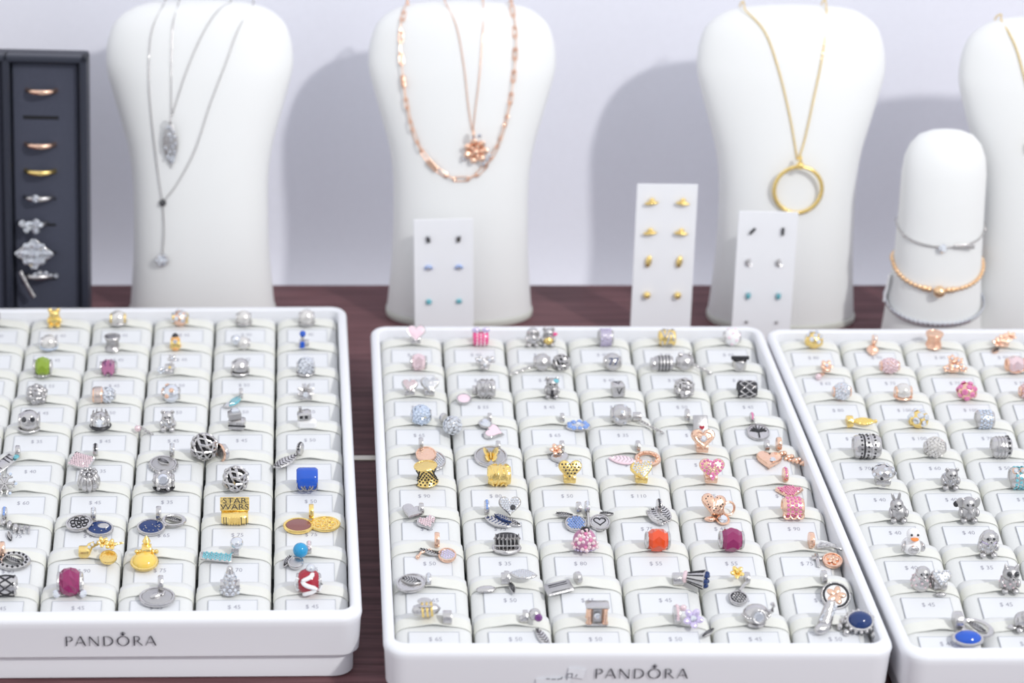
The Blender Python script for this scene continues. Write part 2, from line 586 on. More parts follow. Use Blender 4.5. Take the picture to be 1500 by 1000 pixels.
for key in ('L', 'C', 'R'):
    root = empty('charm_tray', TRAYM[key])
    tag(root, TRAYLABEL[key], 'tray', 'charm trays on the table')
    obj('tray_body', BODY, root)
    obj('tray_base', BASE, root)
    obj('gap_shade_sheet', GAP_SHEET, root)
    for r in range(10):
        for c in range(6):
            if key == 'R' and c > 4: continue
            if key == 'R' and c == 4 and r > 4: continue
            p = obj('pad', PAD, root, T(pad_pos(r, c)))
            obj('strap', STRAP, p)
            obj('price_tag', tag_mesh(PRICES[key][r * 6 + c]), p, TAGM)
    if key in 'LC':
        cap = 0.0053
        lx = TW / 2 - 4.46 * cap * 0.915 + (0.0012 if key == 'C' else -0.0010)
        lm = logo_mb(T((lx, 0.00055, 0.0210)) @ RX(90 + 2) @ S(cap * 0.915, cap, 1) @ T((0, 0, 0.0004)))
        lo = obj('lettering', lm.mesh('lettering', 'logo_ink', 0), root)
        tag(lo, 'dark maker name lettering with a small crown')
    if key == 'C':
        sx0 = TW / 2 - 0.0420
        tp = MB()
        tp.box(0.0165, 0.0046, 0.00015, T((sx0 + 0.0020, 0.00045, 0.0186)) @ RX(92) @ RZ(2))
        tp.box(0.0080, 0.0050, 0.00015, T((sx0 + 0.0125, 0.00025, 0.0238)) @ RX(92) @ RZ(-8))
        ti = obj('torn_tape', tp.mesh('torn_tape', 'clear_tape', 0), root)
        ink = MB()
        for bx_, bz, bw, bh, a in ((-.0042, .0208, .0016, .0004, 0), (-.0016, .0206, .0020, .0004, 0), (.0012, .0207, .0022, .0004, 12), (.0022, .0214, .0004, .0012, -20), (.0048, .0219, .0004, .0034, -8), (.0058, .0236, .0022, .0004, 5), (.0070, .0226, .0004, .0024, -10), (.0090, .0226, .0004, .0016, -25)):
            ink.box(bw, bh, 0.0001, T((sx0 + 0.0035 + bx_, 0.00010, bz)) @ RX(92) @ RZ(a))
        tag(obj('tape_print', ink.mesh('tape_print', 'tape_ink', 0), ti), 'broken dark strokes of torn-off lettering')


# ------------------------------------------------------------------ necklace busts
BUST = [  # height, half width, half depth, offset of the centre away from the viewer, squareness
    (0.0045, .0476, .0250, 0.0004, 2.3), (0.0154, .0466, .0246, 0.0010, 2.3), (0.0387, .0448, .0240, 0.0033, 2.3), (0.0614, .0440, .0236, 0.0065, 2.3), (0.0902, .0442, .0232, 0.0118, 2.3),
    (0.1098, .0468, .0228, 0.0161, 2.25), (0.1270, .0515, .0222, 0.0203, 2.2), (0.1441, .0565, .0214, 0.0249, 2.2), (0.1588, .0602, .0204, 0.0291, 2.15), (0.1693, .0602, .0192, 0.0324, 2.1),
    (0.1797, .0579, .0174, 0.0357, 2.1), (0.1880, .0533, .0150, 0.0384, 2.1), (0.1954, .0420, .0112, 0.0410, 2.1), (0.1983, .0290, .0074, 0.0420, 2.1), (0.1991, .0130, .0032, 0.0424, 2.0)]


def bust_at(z):
    B = BUST
    if z <= B[0][0]: return B[0][1:]
    for i in range(len(B) - 1):
        if z <= B[i + 1][0]:
            t = (z - B[i][0]) / (B[i + 1][0] - B[i][0])
            p0, p1, p2, p3 = B[max(i - 1, 0)], B[i], B[i + 1], B[min(i + 2, len(B) - 1)]
            res = []
            for k in range(1, 5):
                # cubic through neighbouring rows, slopes by finite difference
                m1 = (p2[k] - p0[k]) / max(p2[0] - p0[0], 1e-6) * (p2[0] - p1[0])
                m2 = (p3[k] - p1[k]) / max(p3[0] - p1[0], 1e-6) * (p2[0] - p1[0])
                h = t * t * (3 - 2 * t)
                res.append(p1[k] * (1 - h) + p2[k] * h + m1 * (t * (1 - t) ** 2) - m2 * (t * t * (1 - t)))
            return res
    return B[-1][1:]


def bust_front(x, z):
    a, b, oy, n = bust_at(z)
    q = max(0.0, 1 - abs(x / a) ** n)
    return oy - b * q ** (1 / n)


def loft(rows, seg=56):
    b = MB()
    rg = []
    for z, a, d, oy, n in rows:
        ring = []
        for i in range(seg):
            t = 2 * math.pi * i / seg
            c, s_ = math.cos(t), math.sin(t)
            ring.append((a * math.copysign(abs(c) ** (2 / n), c), oy + d * math.copysign(abs(s_) ** (2 / n), s_), z))
        rg.append(ring)
    return b.rings(rg)


zs = [0.0045 + (0.1989 - 0.0045) * (1 - (1 - k / 44) ** 1.35) for k in range(45)]
bust_me = loft([(z, *bust_at(z)) for z in zs] + [BUST[-1]]).mesh('bust_form', 'bust_leather', 60)
plate_me = loft([(0, .0478, .0258, 0, 2.3), (0.0006, .0484, .0262, 0, 2.3), (0.0036, .0484, .0262, 0, 2.3), (0.0041, .0478, .0258, 0, 2.3), (0.0043, .0462, .0244, 0, 2.3), (0.0050, .0460, .0243, 0, 2.3)]).mesh('base_plate', 'bust_base', 30)
BUSTS = {}
for k, (bx_, by_, lab) in enumerate((
        (at_y(291, 75, 1.508).x + 0.0006, 1.476, 'cream leather necklace bust beside the navy ring box, holding two silver necklaces'),
        (at_y(677, 75, 1.506).x, 1.474, 'cream leather necklace bust wearing a rose gold link chain and flower pendant'),
        (at_y(1163, 80, 1.499).x - 0.0020, 1.466, 'cream leather necklace bust with the gold open circle pendant'),
        (at_y(1543, 105, 1.474).x, 1.440, 'cream leather necklace bust behind the bracelet stand, cut off by the frame'))):
    rt = empty('necklace_bust', T((bx_, by_, 0)))
    tag(rt, lab, 'bust', 'necklace busts along the wall')
    obj('form', bust_me, rt)
    obj('base_plate', plate_me, rt)
    BUSTS[k] = Vector((bx_, by_, 0))


def on_bust(k, px, py, off=0.0009):
    o = BUSTS[k]
    Y = o.y
    for _ in range(14):
        p = at_y(px, py, Y)
        z = min(max(p.z, 0.005), 0.1988)
        a = bust_at(z)[0]
        Y = o.y + bust_front(max(-a, min(a, p.x - o.x)), z) - off
    p = at_y(px, py, Y)
    return p


def smooth_path(pts, n):
    """points resampled evenly along a Catmull-Rom curve"""
    P_ = [Vector(p) for p in pts]
    dense = []
    for i in range(len(P_) - 1):
        p0, p1, p2, p3 = P_[max(i - 1, 0)], P_[i], P_[i + 1], P_[min(i + 2, len(P_) - 1)]
        for k in range(12):
            t = k / 12
            dense.append(0.5 * ((2 * p1) + (p2 - p0) * t + (2 * p0 - 5 * p1 + 4 * p2 - p3) * t * t + (3 * p1 - p0 - 3 * p2 + p3) * t ** 3))
    dense.append(P_[-1])
    L = [0]
    for a, b in zip(dense, dense[1:]): L.append(L[-1] + (b - a).length)
    out, j = [], 0
    for i in range(n + 1):
        s_ = L[-1] * i / n
        while j < len(L) - 2 and L[j + 1] < s_: j += 1
        t = (s_ - L[j]) / max(L[j + 1] - L[j], 1e-9)
        out.append(dense[j].lerp(dense[j + 1], min(max(t, 0), 1)))
    return out


def chain_path(k, pix, n=60, off=0.0009):
    top = on_bust(k, *pix[0], off)
    pts = [on_bust(k, x, y, off) for x, y in pix]
    return smooth_path(pts, n)


def over_top(k, p):
    """carry a strand over the top edge of the bust and down its back"""
    o = BUSTS[k]
    x = p.x - o.x
    zt = 0.2085 - 0.05 * x * x / 0.0016 * 0.02
    z = 0.1988
    while z > 0.16 and bust_at(z)[0] < abs(x) + 0.0035: z -= 0.0005
    a, b, oy, n = bust_at(z)
    return [Vector((p.x, o.y + oy, z + 0.0045)), Vector((p.x, o.y + oy + b + 0.003, z - 0.004)), Vector((p.x, o.y + oy + b + 0.004, z - 0.03))]


def bead_chain(b, path, r):
    """fine cable chain: a thin core with small oval links along it"""
    b.tube(path, r * 0.6, 5)
    n = len(path)
    for i in range(n - 1):
        d = (path[i + 1] - path[i])
        M = T((path[i] + path[i + 1]) / 2) @ d.to_track_quat('X', 'Z').to_matrix().to_4x4()
        b.sphere(1.0, M @ S(d.length * 0.42, r, r), 6, 4)


def strand(k, pix, n=60):
    p = chain_path(k, pix, n)
    return p


def necklace(name, label, k, strands, matname, r=0.00055, n=70):
    rt = empty(name, T(on_bust(k, *strands[0][-1])))
    inv = rt.matrix_world.inverted()
    for st in strands:
        path = chain_path(k, st, n)
        full = list(reversed(over_top(k, path[0]))) + path if st[0][1] < 30 else path
        full = smooth_path(full, n + 20)
        b = MB()
        bead_chain(b, [inv @ q for q in full], r)
        obj('chain', b.mesh('chain', matname, 60), rt)
    tag(rt, label, 'necklace')
    return rt, inv


def part(rt, name, b, matname, smooth=40, kind=None):
    return tag(obj(name, b.mesh(name, matname, smooth), rt), kind=kind)


# bust with two silver necklaces
rt, inv = necklace('lariat_necklace', 'long silver lariat necklace with a dark stone and dangling crystal drop', 0,
                   [[(241, 4), (222, 46), (218, 115), (223, 184), (232, 258), (238, 296)], [(371, 6), (350, 41), (331, 92), (308, 152), (285, 221), (258, 271), (238, 296)], [(238, 296), (240, 335), (238, 372)]], 'silver', 0.00048)
b = MB(); b.gem(0.0024, T(inv @ on_bust(0, 238, 297, 0.0015)) @ RX(70), 8); part(rt, 'dark_stone', b, 'stone_dark')
b = MB()
pc = inv @ on_bust(0, 237, 381, 0.003)
for i in range(7):
    a = 2 * math.pi * i / 6
    b.gem(0.0019, T(pc + (Vector((0.0026 * math.cos(a), 0, 0.0026 * math.sin(a))) if i < 6 else Vector((0, -0.001, 0)))) @ RX(75), 8)
part(rt, 'crystal_drop', b, 'crystal', 20)
b = MB(); b.torus(0.0036, 0.0006, T(pc) @ RX(90)); part(rt, 'drop_setting', b, 'silver')
rt, inv = necklace('feather_necklace', 'silver chain with a long sparkling wing pendant, shorter of the two silver necklaces', 0,
                   [[(262, 3), (253, 37), (251, 92), (251, 170)], [(338, 3), (317, 18), (294, 55), (271, 110), (252, 170)]], 'silver', 0.00048)
pc = inv @ on_bust(0, 250, 212, 0.002)
b = MB()
ol = [(0.0048 * math.sin(math.pi * min(1, t * 1.15)) ** 0.7 * (1 if t < 1 else 1), 0.015 - 0.031 * t) for t in [0.02, 0.1, 0.2, 0.35, 0.5, 0.62, 0.74, 0.82, 0.87]]
poly = [(x, y) for x, y in ol] + [(0.0, -0.0155)] + [(-x, y) for x, y in reversed(ol)]
b.prism(poly, 0.0016, T(pc) @ RX(84), 0.12, 0.0006)
part(rt, 'pendant', b, 'silver_satin')
b = MB()
rnd = random.Random(3)
for i in range(34):
    t = rnd.uniform(0.08, 0.85); wx = 0.0040 * math.sin(math.pi * min(1, t * 1.15)) ** 0.7
    b.gem(rnd.uniform(0.0007, 0.0013), T(pc) @ RX(84) @ T((rnd.uniform(-wx, wx), 0.015 - 0.031 * t, 0.0021)), 6)
part(rt, 'stones', b, 'crystal', 20, 'stuff')
b = MB(); b.torus(0.0022, 0.0007, T(pc + Vector((0.0003, 0, 0.0165))) @ RY(90)); part(rt, 'bail', b, 'silver')

# bust with link chain and flower pendant
k = 1
pix = [(597, 7), (589, 30), (587, 75), (591, 120), (596, 155), (606, 195), (622, 228), (645, 252), (672, 263), (700, 255), (725, 222), (742, 175), (751, 125), (755, 65), (750, 9)]
path = chain_path(1, pix, 36, 0.0013)
rt = empty('link_necklace', T(path[18]))
inv = rt.matrix_world.inverted()
for i in range(0, 36):
    a, c = inv @ path[i], inv @ path[i + 1]
    d = c - a
    q = d.to_track_quat('X', 'Y').to_matrix().to_4x4()
    b = MB()
    big = i % 2 == 0
    L = d.length * (0.74 if big else 0.56)
    hw = 0.0017 if big else 0.0013
    loop = []
    for t in range(20):
        an = 2 * math.pi * t / 20
        loop.append((math.copysign(max(L - hw, 0), math.cos(an)) + hw * math.cos(an), hw * math.sin(an), 0))
    b.tube(loop, 0.00042, 6, T((a + c) / 2) @ q @ RX(15 if big else 80), closed=True)
    obj('link', b.mesh('link', 'rose', 50), rt)
for i in (7, 15):
    a, c = inv @ path[i], inv @ path[i + 1]
    d = c - a
    b = MB(); b.box(d.length * 1.15, 0.0044, 0.0012, T((a + c) / 2 + Vector((0, -0.0012, 0))) @ d.to_track_quat('X', 'Y').to_matrix().to_4x4() @ RX(5), 0.0003)
    tag(obj('plate_link', b.mesh('plate_link', 'rose', 30), rt), 'flat polished plate')
b = MB()
for e, sgn in ((path[0], 1), (path[-1], -1)):
    b = MB(); b.tube(smooth_path([inv @ q for q in [e] + over_top(1, e)], 10), 0.0009, 6)
    obj('link', b.mesh('link_back', 'rose', 50), rt)
tag(rt, 'rose gold paperclip link necklace with shiny plates', 'necklace')
rt, inv = necklace('flower_necklace', 'fine rose gold chain with a rose gold flower cluster pendant', 1,
                   [[(652, 3), (669, 40), (680, 100), (686, 155), (692, 192)], [(708, 3), (707, 50), (702, 115), (697, 155), (693, 192)]], 'rose', 0.00045)
pc = inv @ on_bust(1, 697, 221, 0.004)
b = MB()
for rr, n_, z_ in ((0.0072, 7, 0.0), (0.0040, 5, 0.0018)):
    for i in range(n_):
        a = 360 * i / n_
        b.sphere(1, T(pc) @ RX(80) @ RZ(a) @ T((rr * 0.72, 0, z_)) @ RY(-25) @ S(rr * 0.45, rr * 0.36, 0.0011), 10, 6)
part(rt, 'petals', b, 'rose')
b = MB(); b.sphere(0.0022, T(pc + Vector((0, -0.0028, 0.0003))), 12, 8); part(rt, 'flower_centre', b, 'rose')
b = MB()
for dx, dz in ((-0.0072, -0.0050), (-0.0020, 0.0095), (0.0020, 0.0105), (0.0072, -0.0055), (0.0085, -0.0030), (0.0050, -0.0085)):
    b.gem(0.0015, T(pc + Vector((dx, -0.001, dz))) @ RX(80), 8)
part(rt, 'crystals', b, 'crystal', 20)
b = MB(); b.torus(0.0022, 0.0008, T(pc + Vector((-0.0018, 0, 0.0115))) @ RY(90)); part(rt, 'bail', b, 'rose')

# bust with circle pendant
rt, inv = necklace('circle_necklace', 'gold chain with a large open gold circle pendant', 2,
                   [[(1091, 14), (1120, 46), (1140, 100), (1157, 170), (1168, 234)], [(1211, 16), (1206, 75), (1192, 145), (1178, 208), (1169, 234)]], 'gold', 0.0006)
pc = inv @ on_bust(2, 1169, 278, 0.0030)
b = MB(); b.torus(0.0152, 0.0013, T(pc) @ RX(86), 48, 10); part(rt, 'circle', b, 'gold')
b = MB(); b.sphere(0.0026, T(pc + Vector((0, -0.0003, 0.0166))), 12, 8); b.torus(0.0020, 0.0007, T(pc + Vector((0, 0, 0.0205))) @ RY(90)); part(rt, 'bail', b, 'gold')

# far bust, partly out of frame
rt, inv = necklace('twin_chain_necklace', 'gold chain on the bust behind the bracelet stand', 3,
                   [[(1466, 29), (1478, 48), (1490, 75), (1502, 120), (1520, 200)], [(1600, 29), (1592, 60), (1575, 120), (1540, 180), (1520, 200)]], 'gold', 0.0006)
b = MB(); b.torus(0.006, 0.001, T(inv @ on_bust(3, 1520, 215, 0.002)) @ RX(84)); part(rt, 'pendant', b, 'gold')

# ------------------------------------------------------------------ bracelet stand
WY = 1.424
WST = [(0.0, .0322, .0215, 0, 2.2), (0.004, .0318, .0213, 0, 2.2), (0.03, .0295, .0200, .001, 2.2), (0.06, .0274, .0186, .003, 2.2), (0.09, .0266, .0176, .006, 2.2), (0.112, .0264, .0164, .009, 2.2), (0.122, .0252, .0148, .0105, 2.2), (0.130, .0222, .0122, .012, 2.15), (0.1355, .0172, .0088, .013, 2.1), (0.1382, .0105, .005, .0135, 2.0), (0.139, .004, .002, .0137, 2.0)]
WX = 0.3866
rt = empty('bracelet_stand', T((WX, WY, 0)))
obj('form', loft(WST, 48).mesh('stand_form', 'bust_leather', 60), rt)
tag(rt, 'small cream leather stump stand wearing three bracelets', 'stand')


def wst_at(z):
    for p, q in zip(WST, WST[1:]):
        if z <= q[0]:
            t = (z - p[0]) / (q[0] - p[0])
            return [p[i] + (q[i] - p[i]) * t for i in range(1, 5)]


def around(z0, sag, off, n=96, tilt=0.0):
    """loop round the stand, dipping at the front"""
    out = []
    for i in range(n):
        t = 2 * math.pi * i / n
        c, s_ = math.cos(t), math.sin(t)
        z = z0 + sag * s_ * (1 if s_ < 0 else 0.3) + tilt * c
        a, d, oy, m = wst_at(z)
        out.append(Vector((WX + (a + off) * math.copysign(abs(c) ** (2 / m), c), WY + oy + (d + off) * math.copysign(abs(s_) ** (2 / m), s_), z)))
    return out


def bracelet(name, label, z0, sag, matname, build):
    lp = around(z0, sag, 0.0008)
    rt = empty(name, T(lp[72]))
    inv = rt.matrix_world.inverted()
    build(rt, [inv @ q for q in lp])
    tag(rt, label, 'bracelet')


def thin(rt, lp):
    b = MB(); b.tube(lp, 0.0006, 6, closed=True); obj('chain', b.mesh('chain', 'silver', 60), rt)
    b = MB(); b.box(0.013, 0.0012, 0.0030, T(lp[76] + Vector((0.003, -0.0006, 0))), 0.0004); obj('bar', b.mesh('bar', 'silver', 30), rt)
    b = MB(); b.gem(0.0030, T(lp[71] + Vector((0, -0.0012, -0.0006))) @ RX(85), 8); obj('heart_stone', b.mesh('heart_stone', 'crystal', 20), rt)
    eb = MB().sphere(0.0013, I4, 10, 6).mesh('end_bead', 'silver', 60)
    for q in (56, 92): obj('end_bead', eb, rt, T(lp[q]))


def beads(rt, lp):
    L = smooth_path(lp + [lp[0]], 54)
    front = min(range(54), key=lambda i: (L[i] - lp[71]).length)
    sp = bpy.data.meshes
    ms = MB().sphere(0.00145, I4, 10, 6).mesh('bead', 'peach_gold', 60)
    mb = MB().sphere(0.0019, I4, 10, 6).mesh('bead_mid', 'peach_gold', 60)
    mc = MB().sphere(0.0038, I4, 16, 10).mesh('bead_large', 'peach_gold', 60)
    for i in range(54):
        dd = abs(i - front)
        if dd in (1,): continue
        o = obj('bead', mc if dd == 0 else mb if dd in (2, 3) else ms, rt)
        o.location = L[i] + Vector((0, -0.0015, 0)) * (2 if dd == 0 else 0.3)


def sparkle(rt, lp):
    L = smooth_path(lp + [lp[0]], 60)
    b = MB(); b.tube(lp, 0.0007, 6, closed=True); obj('chain', b.mesh('chain', 'silver', 60), rt)
    g = MB().gem(0.0022, I4, 8).mesh('stone', 'crystal', 20)
    for i in range(60):
        c = Vector((L[i].x - (WX - rt.location.x), L[i].y - (WY - rt.location.y), 0)).normalized()
        obj('stone', g, rt, T(L[i] + c * 0.0004) @ c.to_track_quat('Z', 'Y').to_matrix().to_4x4())


bracelet('bar_bracelet', 'thin silver bracelet with a bar and crystal heart, highest on the stand', 0.0800, 0.0085, 'silver', thin)
bracelet('bead_bracelet', 'rose gold beaded bracelet with one large centre ball', 0.0560, 0.0120, 'gold', beads)
bracelet('tennis_bracelet', 'sparkling silver stone bracelet lowest on the stand', 0.0305, 0.0090, 'silver', sparkle)
b = MB()
b.box(0.0012, 0.006, 0.018, T((0, 0, 0)), 0.0003)
o = obj('price_label', b.mesh('price_label', 'card_white', 30), None, T(at_y(1299, 421, 1.424)) @ RZ(-20) @ RY(6))
tag(o, 'small white price label hanging at the side of the bracelet stand', 'label')

# ------------------------------------------------------------------ earring cards
rows4 = ['top', 'second', 'third', 'bottom']


def ear_card(label, short, px0, px1, ptop, pbot, Y, lean, roll, specs):
    """white card leaning back on a fold-out strut; specs = rows of (fraction down the card, kind, words)"""
    A, B_ = at_y(px0, ptop, Y), at_y(px1, ptop, Y)
    C_ = at_y((px0 + px1) / 2, pbot, Y)
    wdt = (B_ - A).length
    h = A.z - 0.0
    cxm = (A.x + B_.x) / 2
    M = T((cxm, Y - 0.0, 0.0004)) @ RY(roll) @ RX(-lean)
    rt = empty('earring_card', M)
    hh = h / math.cos(R(lean)) + 0.0008
    b = MB(); b.box(wdt, 0.0010, hh, T((0, 0, hh / 2)), 0.0003); obj('card', b.mesh('card', 'card_white', 30), rt)
    b = MB(); b.box(wdt * 0.35, 0.0008, hh * 0.55, T((0, 0.0005 + 0.55 * hh * math.sin(R(22)) / 2, hh * 0.275 + 0.0012)) @ RX(-180 + 180 - (-22) * 1)); obj('strut', b.mesh('strut', 'card_white', 30), rt)
    tag(rt, label, 'card')
    for i, (fr, kind, words_) in enumerate(specs):
        for sx in (-1, 1):
            e = M @ T((sx * wdt * 0.255, -0.0005, hh - fr))
            er = empty('earring', e)
            tag(er, f'{words_}, {rows4[i] if len(specs) > 3 or i < 2 else "bottom"} pair on {short}', 'earring', f'{words_} pair on {short}')
            b = MB()
            mt = 'silver'
            if kind == 'bar_green':
                b.box(0.0022, 0.0012, 0.0044, T((0, -0.0014, 0)) @ RY(8 * sx), 0.0004); mt = 'stone_dark'
            elif kind == 'moon_blue':
                b.tube([(0.0024 * math.cos(a), -0.0013, 0.0024 * math.sin(a)) for a in [0.2 + 2.74 * q / 9 for q in range(10)]], [0.0003 + 0.0007 * math.sin(math.pi * q / 9) for q in range(10)], 6); mt = 'stone_blue'
            elif kind == 'moon_silver':
                b.tube([(0.0022 * math.cos(a), -0.0013, 0.0022 * math.sin(a)) for a in [1.7 + 3.4 * q / 9 for q in range(10)]], [0.0003 + 0.0006 * math.sin(math.pi * q / 9) for q in range(10)], 6)
            elif kind == 'round_dark':
                b.gem(0.0020, T((0, -0.0010, 0)) @ RX(90), 8); mt = 'stone_teal'
            elif kind == 'bar_diag':
                b.box(0.0016, 0.0012, 0.0052, T((0, -0.0014, 0)) @ RY(42 if sx < 0 else 0), 0.0004); mt = 'oxide'
            elif kind == 'drop_teal':
                b.sphere(1, T((0, -0.0015, 0)) @ S(0.0015, 0.0011, 0.0026), 10, 8); mt = 'stone_teal'
            elif kind == 'tiny':
                b.gem(0.0012, T((0, -0.0008, 0)) @ RX(90), 8)
            elif kind == 'wing':
                b.sphere(1, T((0, -0.0022, -0.0004)) @ RY(6 * sx) @ S(0.0046, 0.0017, 0.0012), 12, 8)
                b.sphere(1, T((0.0002, -0.0020, 0.0010)) @ S(0.0018, 0.0012, 0.0020), 10, 8); mt = 'gold'
            elif kind == 'leaf':
                b.sphere(1, T((0, -0.0018, 0)) @ RY(8) @ S(0.0019, 0.0013, 0.0040), 10, 8); mt = 'gold'
            elif kind == 'ball':
                b.sphere(0.0023, T((0, -0.0020, 0)), 12, 8); mt = 'gold'
            obj('setting', b.mesh('setting', mt, 40), er)
            b = MB(); b.lathe([(0.00045, -0.0035), (0.00045, 0.0012)], 6, RX(90)); obj('post', b.mesh('post', 'gold' if mt == 'gold' else 'silver', 40), er)
            if kind in ('moon_blue', 'drop_teal', 'leaf', 'bar_green'):
                b = MB(); b.gem(0.0009, T((0, -0.0022, 0.0018)) @ RX(90), 6); obj('stone', b.mesh('stone', 'crystal', 20), er)


ear_card('white earring card with tiny blue-green studs before the rose gold necklaces', 'the card below the flower pendant', 610, 698, 332, 478, 1.433, 8, -1.2,
         [(0.0128, 'bar_green', 'tiny dark green bar stud'), (0.0330, 'moon_blue', 'tiny blue crescent stud'), (0.0540, 'round_dark', 'tiny round dark stud')])
ear_card('taller white earring card with gold studs standing on bare table', 'the gold stud card', 934, 1024, 282, 478, 1.425, 7, 0.6,
         [(0.0115, 'wing', 'gold wing stud'), (0.0310, 'wing', 'gold wing stud with crest'), (0.0500, 'leaf', 'gold leaf stud'), (0.0722, 'ball', 'gold ball stud')])
ear_card('white earring card with dark and silver studs before the circle pendant bust', 'the card below the circle pendant', 1083, 1171, 321, 484, 1.418, 7, 0.8,
         [(0.0125, 'bar_diag', 'dark bar stud'), (0.0325, 'moon_silver', 'small silver crescent stud'), (0.0545, 'drop_teal', 'small teal drop stud'), (0.0722, 'tiny', 'tiny silver stud')])
# knotted string by the gold-stud card
b = MB()
c0 = at_y(915, 469, 1.412)
rnd = random.Random(5)
pts = [c0 + Vector((0.007 * math.cos(a * 1.3) * (1 - a / 22), 0.004 * math.sin(a * 1.9), 0.003 * math.sin(a * 2.3) + 0.001 * math.cos(a))) for a in [q * 0.35 for q in range(44)]]
zmin = min(p.z for p in pts)
b.tube(pts, 0.0008, 6)
o = obj('tag_string', b.mesh('tag_string', 'strap_elastic', 60))
o.location.z = -zmin + 0.0008
tag(o, 'knotted white tag string lying beside the gold stud card', 'string')

# ------------------------------------------------------------------ ring box
BX1 = -0.1548
BW, BH, BDp = 0.112, 0.1795, 0.020
BM = T((BX1, 1.452, 0.0006)) @ RY(1.3) @ RX(-5)
rt = empty('ring_box', BM)
b = MB()
b.box(BW, 0.010, BH, T((-BW / 2, 0.005, BH / 2)), 0.001); obj('back_panel', b.mesh('back_panel', 'box_navy', 30), rt)
for x0, x1, z0, z1 in ((-0.0050, 0, 0, BH), (-BW, -BW + 0.005, 0, BH), (-BW, 0, BH - 0.0045, BH), (-BW, 0, 0, 0.0045), (-0.0535, -0.0485, 0, BH)):
    b = MB(); b.box(x1 - x0, 0.012, z1 - z0, T(((x0 + x1) / 2, -0.006, (z0 + z1) / 2)), 0.0012); obj('frame_bar', b.mesh('frame_bar', 'box_navy', 30), rt)
for x0, x1 in ((-0.0478, -0.0058), (-BW + 0.0056, -0.0542)):
    b = MB(); b.box(x1 - x0, 0.006, BH - 0.0105, T(((x0 + x1) / 2, -0.003, BH / 2)), 0.001); obj('velvet_insert', b.mesh('velvet_insert', 'velvet_navy', 30), rt)
tag(rt, 'upright navy velvet ring box holding a column of rings', 'ring box')
ir = BM.inverted()


def box_point(px, py):
    """point on the velvet face under a pixel"""
    Y = 1.45
    for _ in range(8):
        p = at_y(px, py, Y)
        q = ir @ p
        q.y = -0.006
        Y = (BM @ q).y
    q = ir @ at_y(px, py, Y)
    return Vector((q.x, -0.006, q.z))


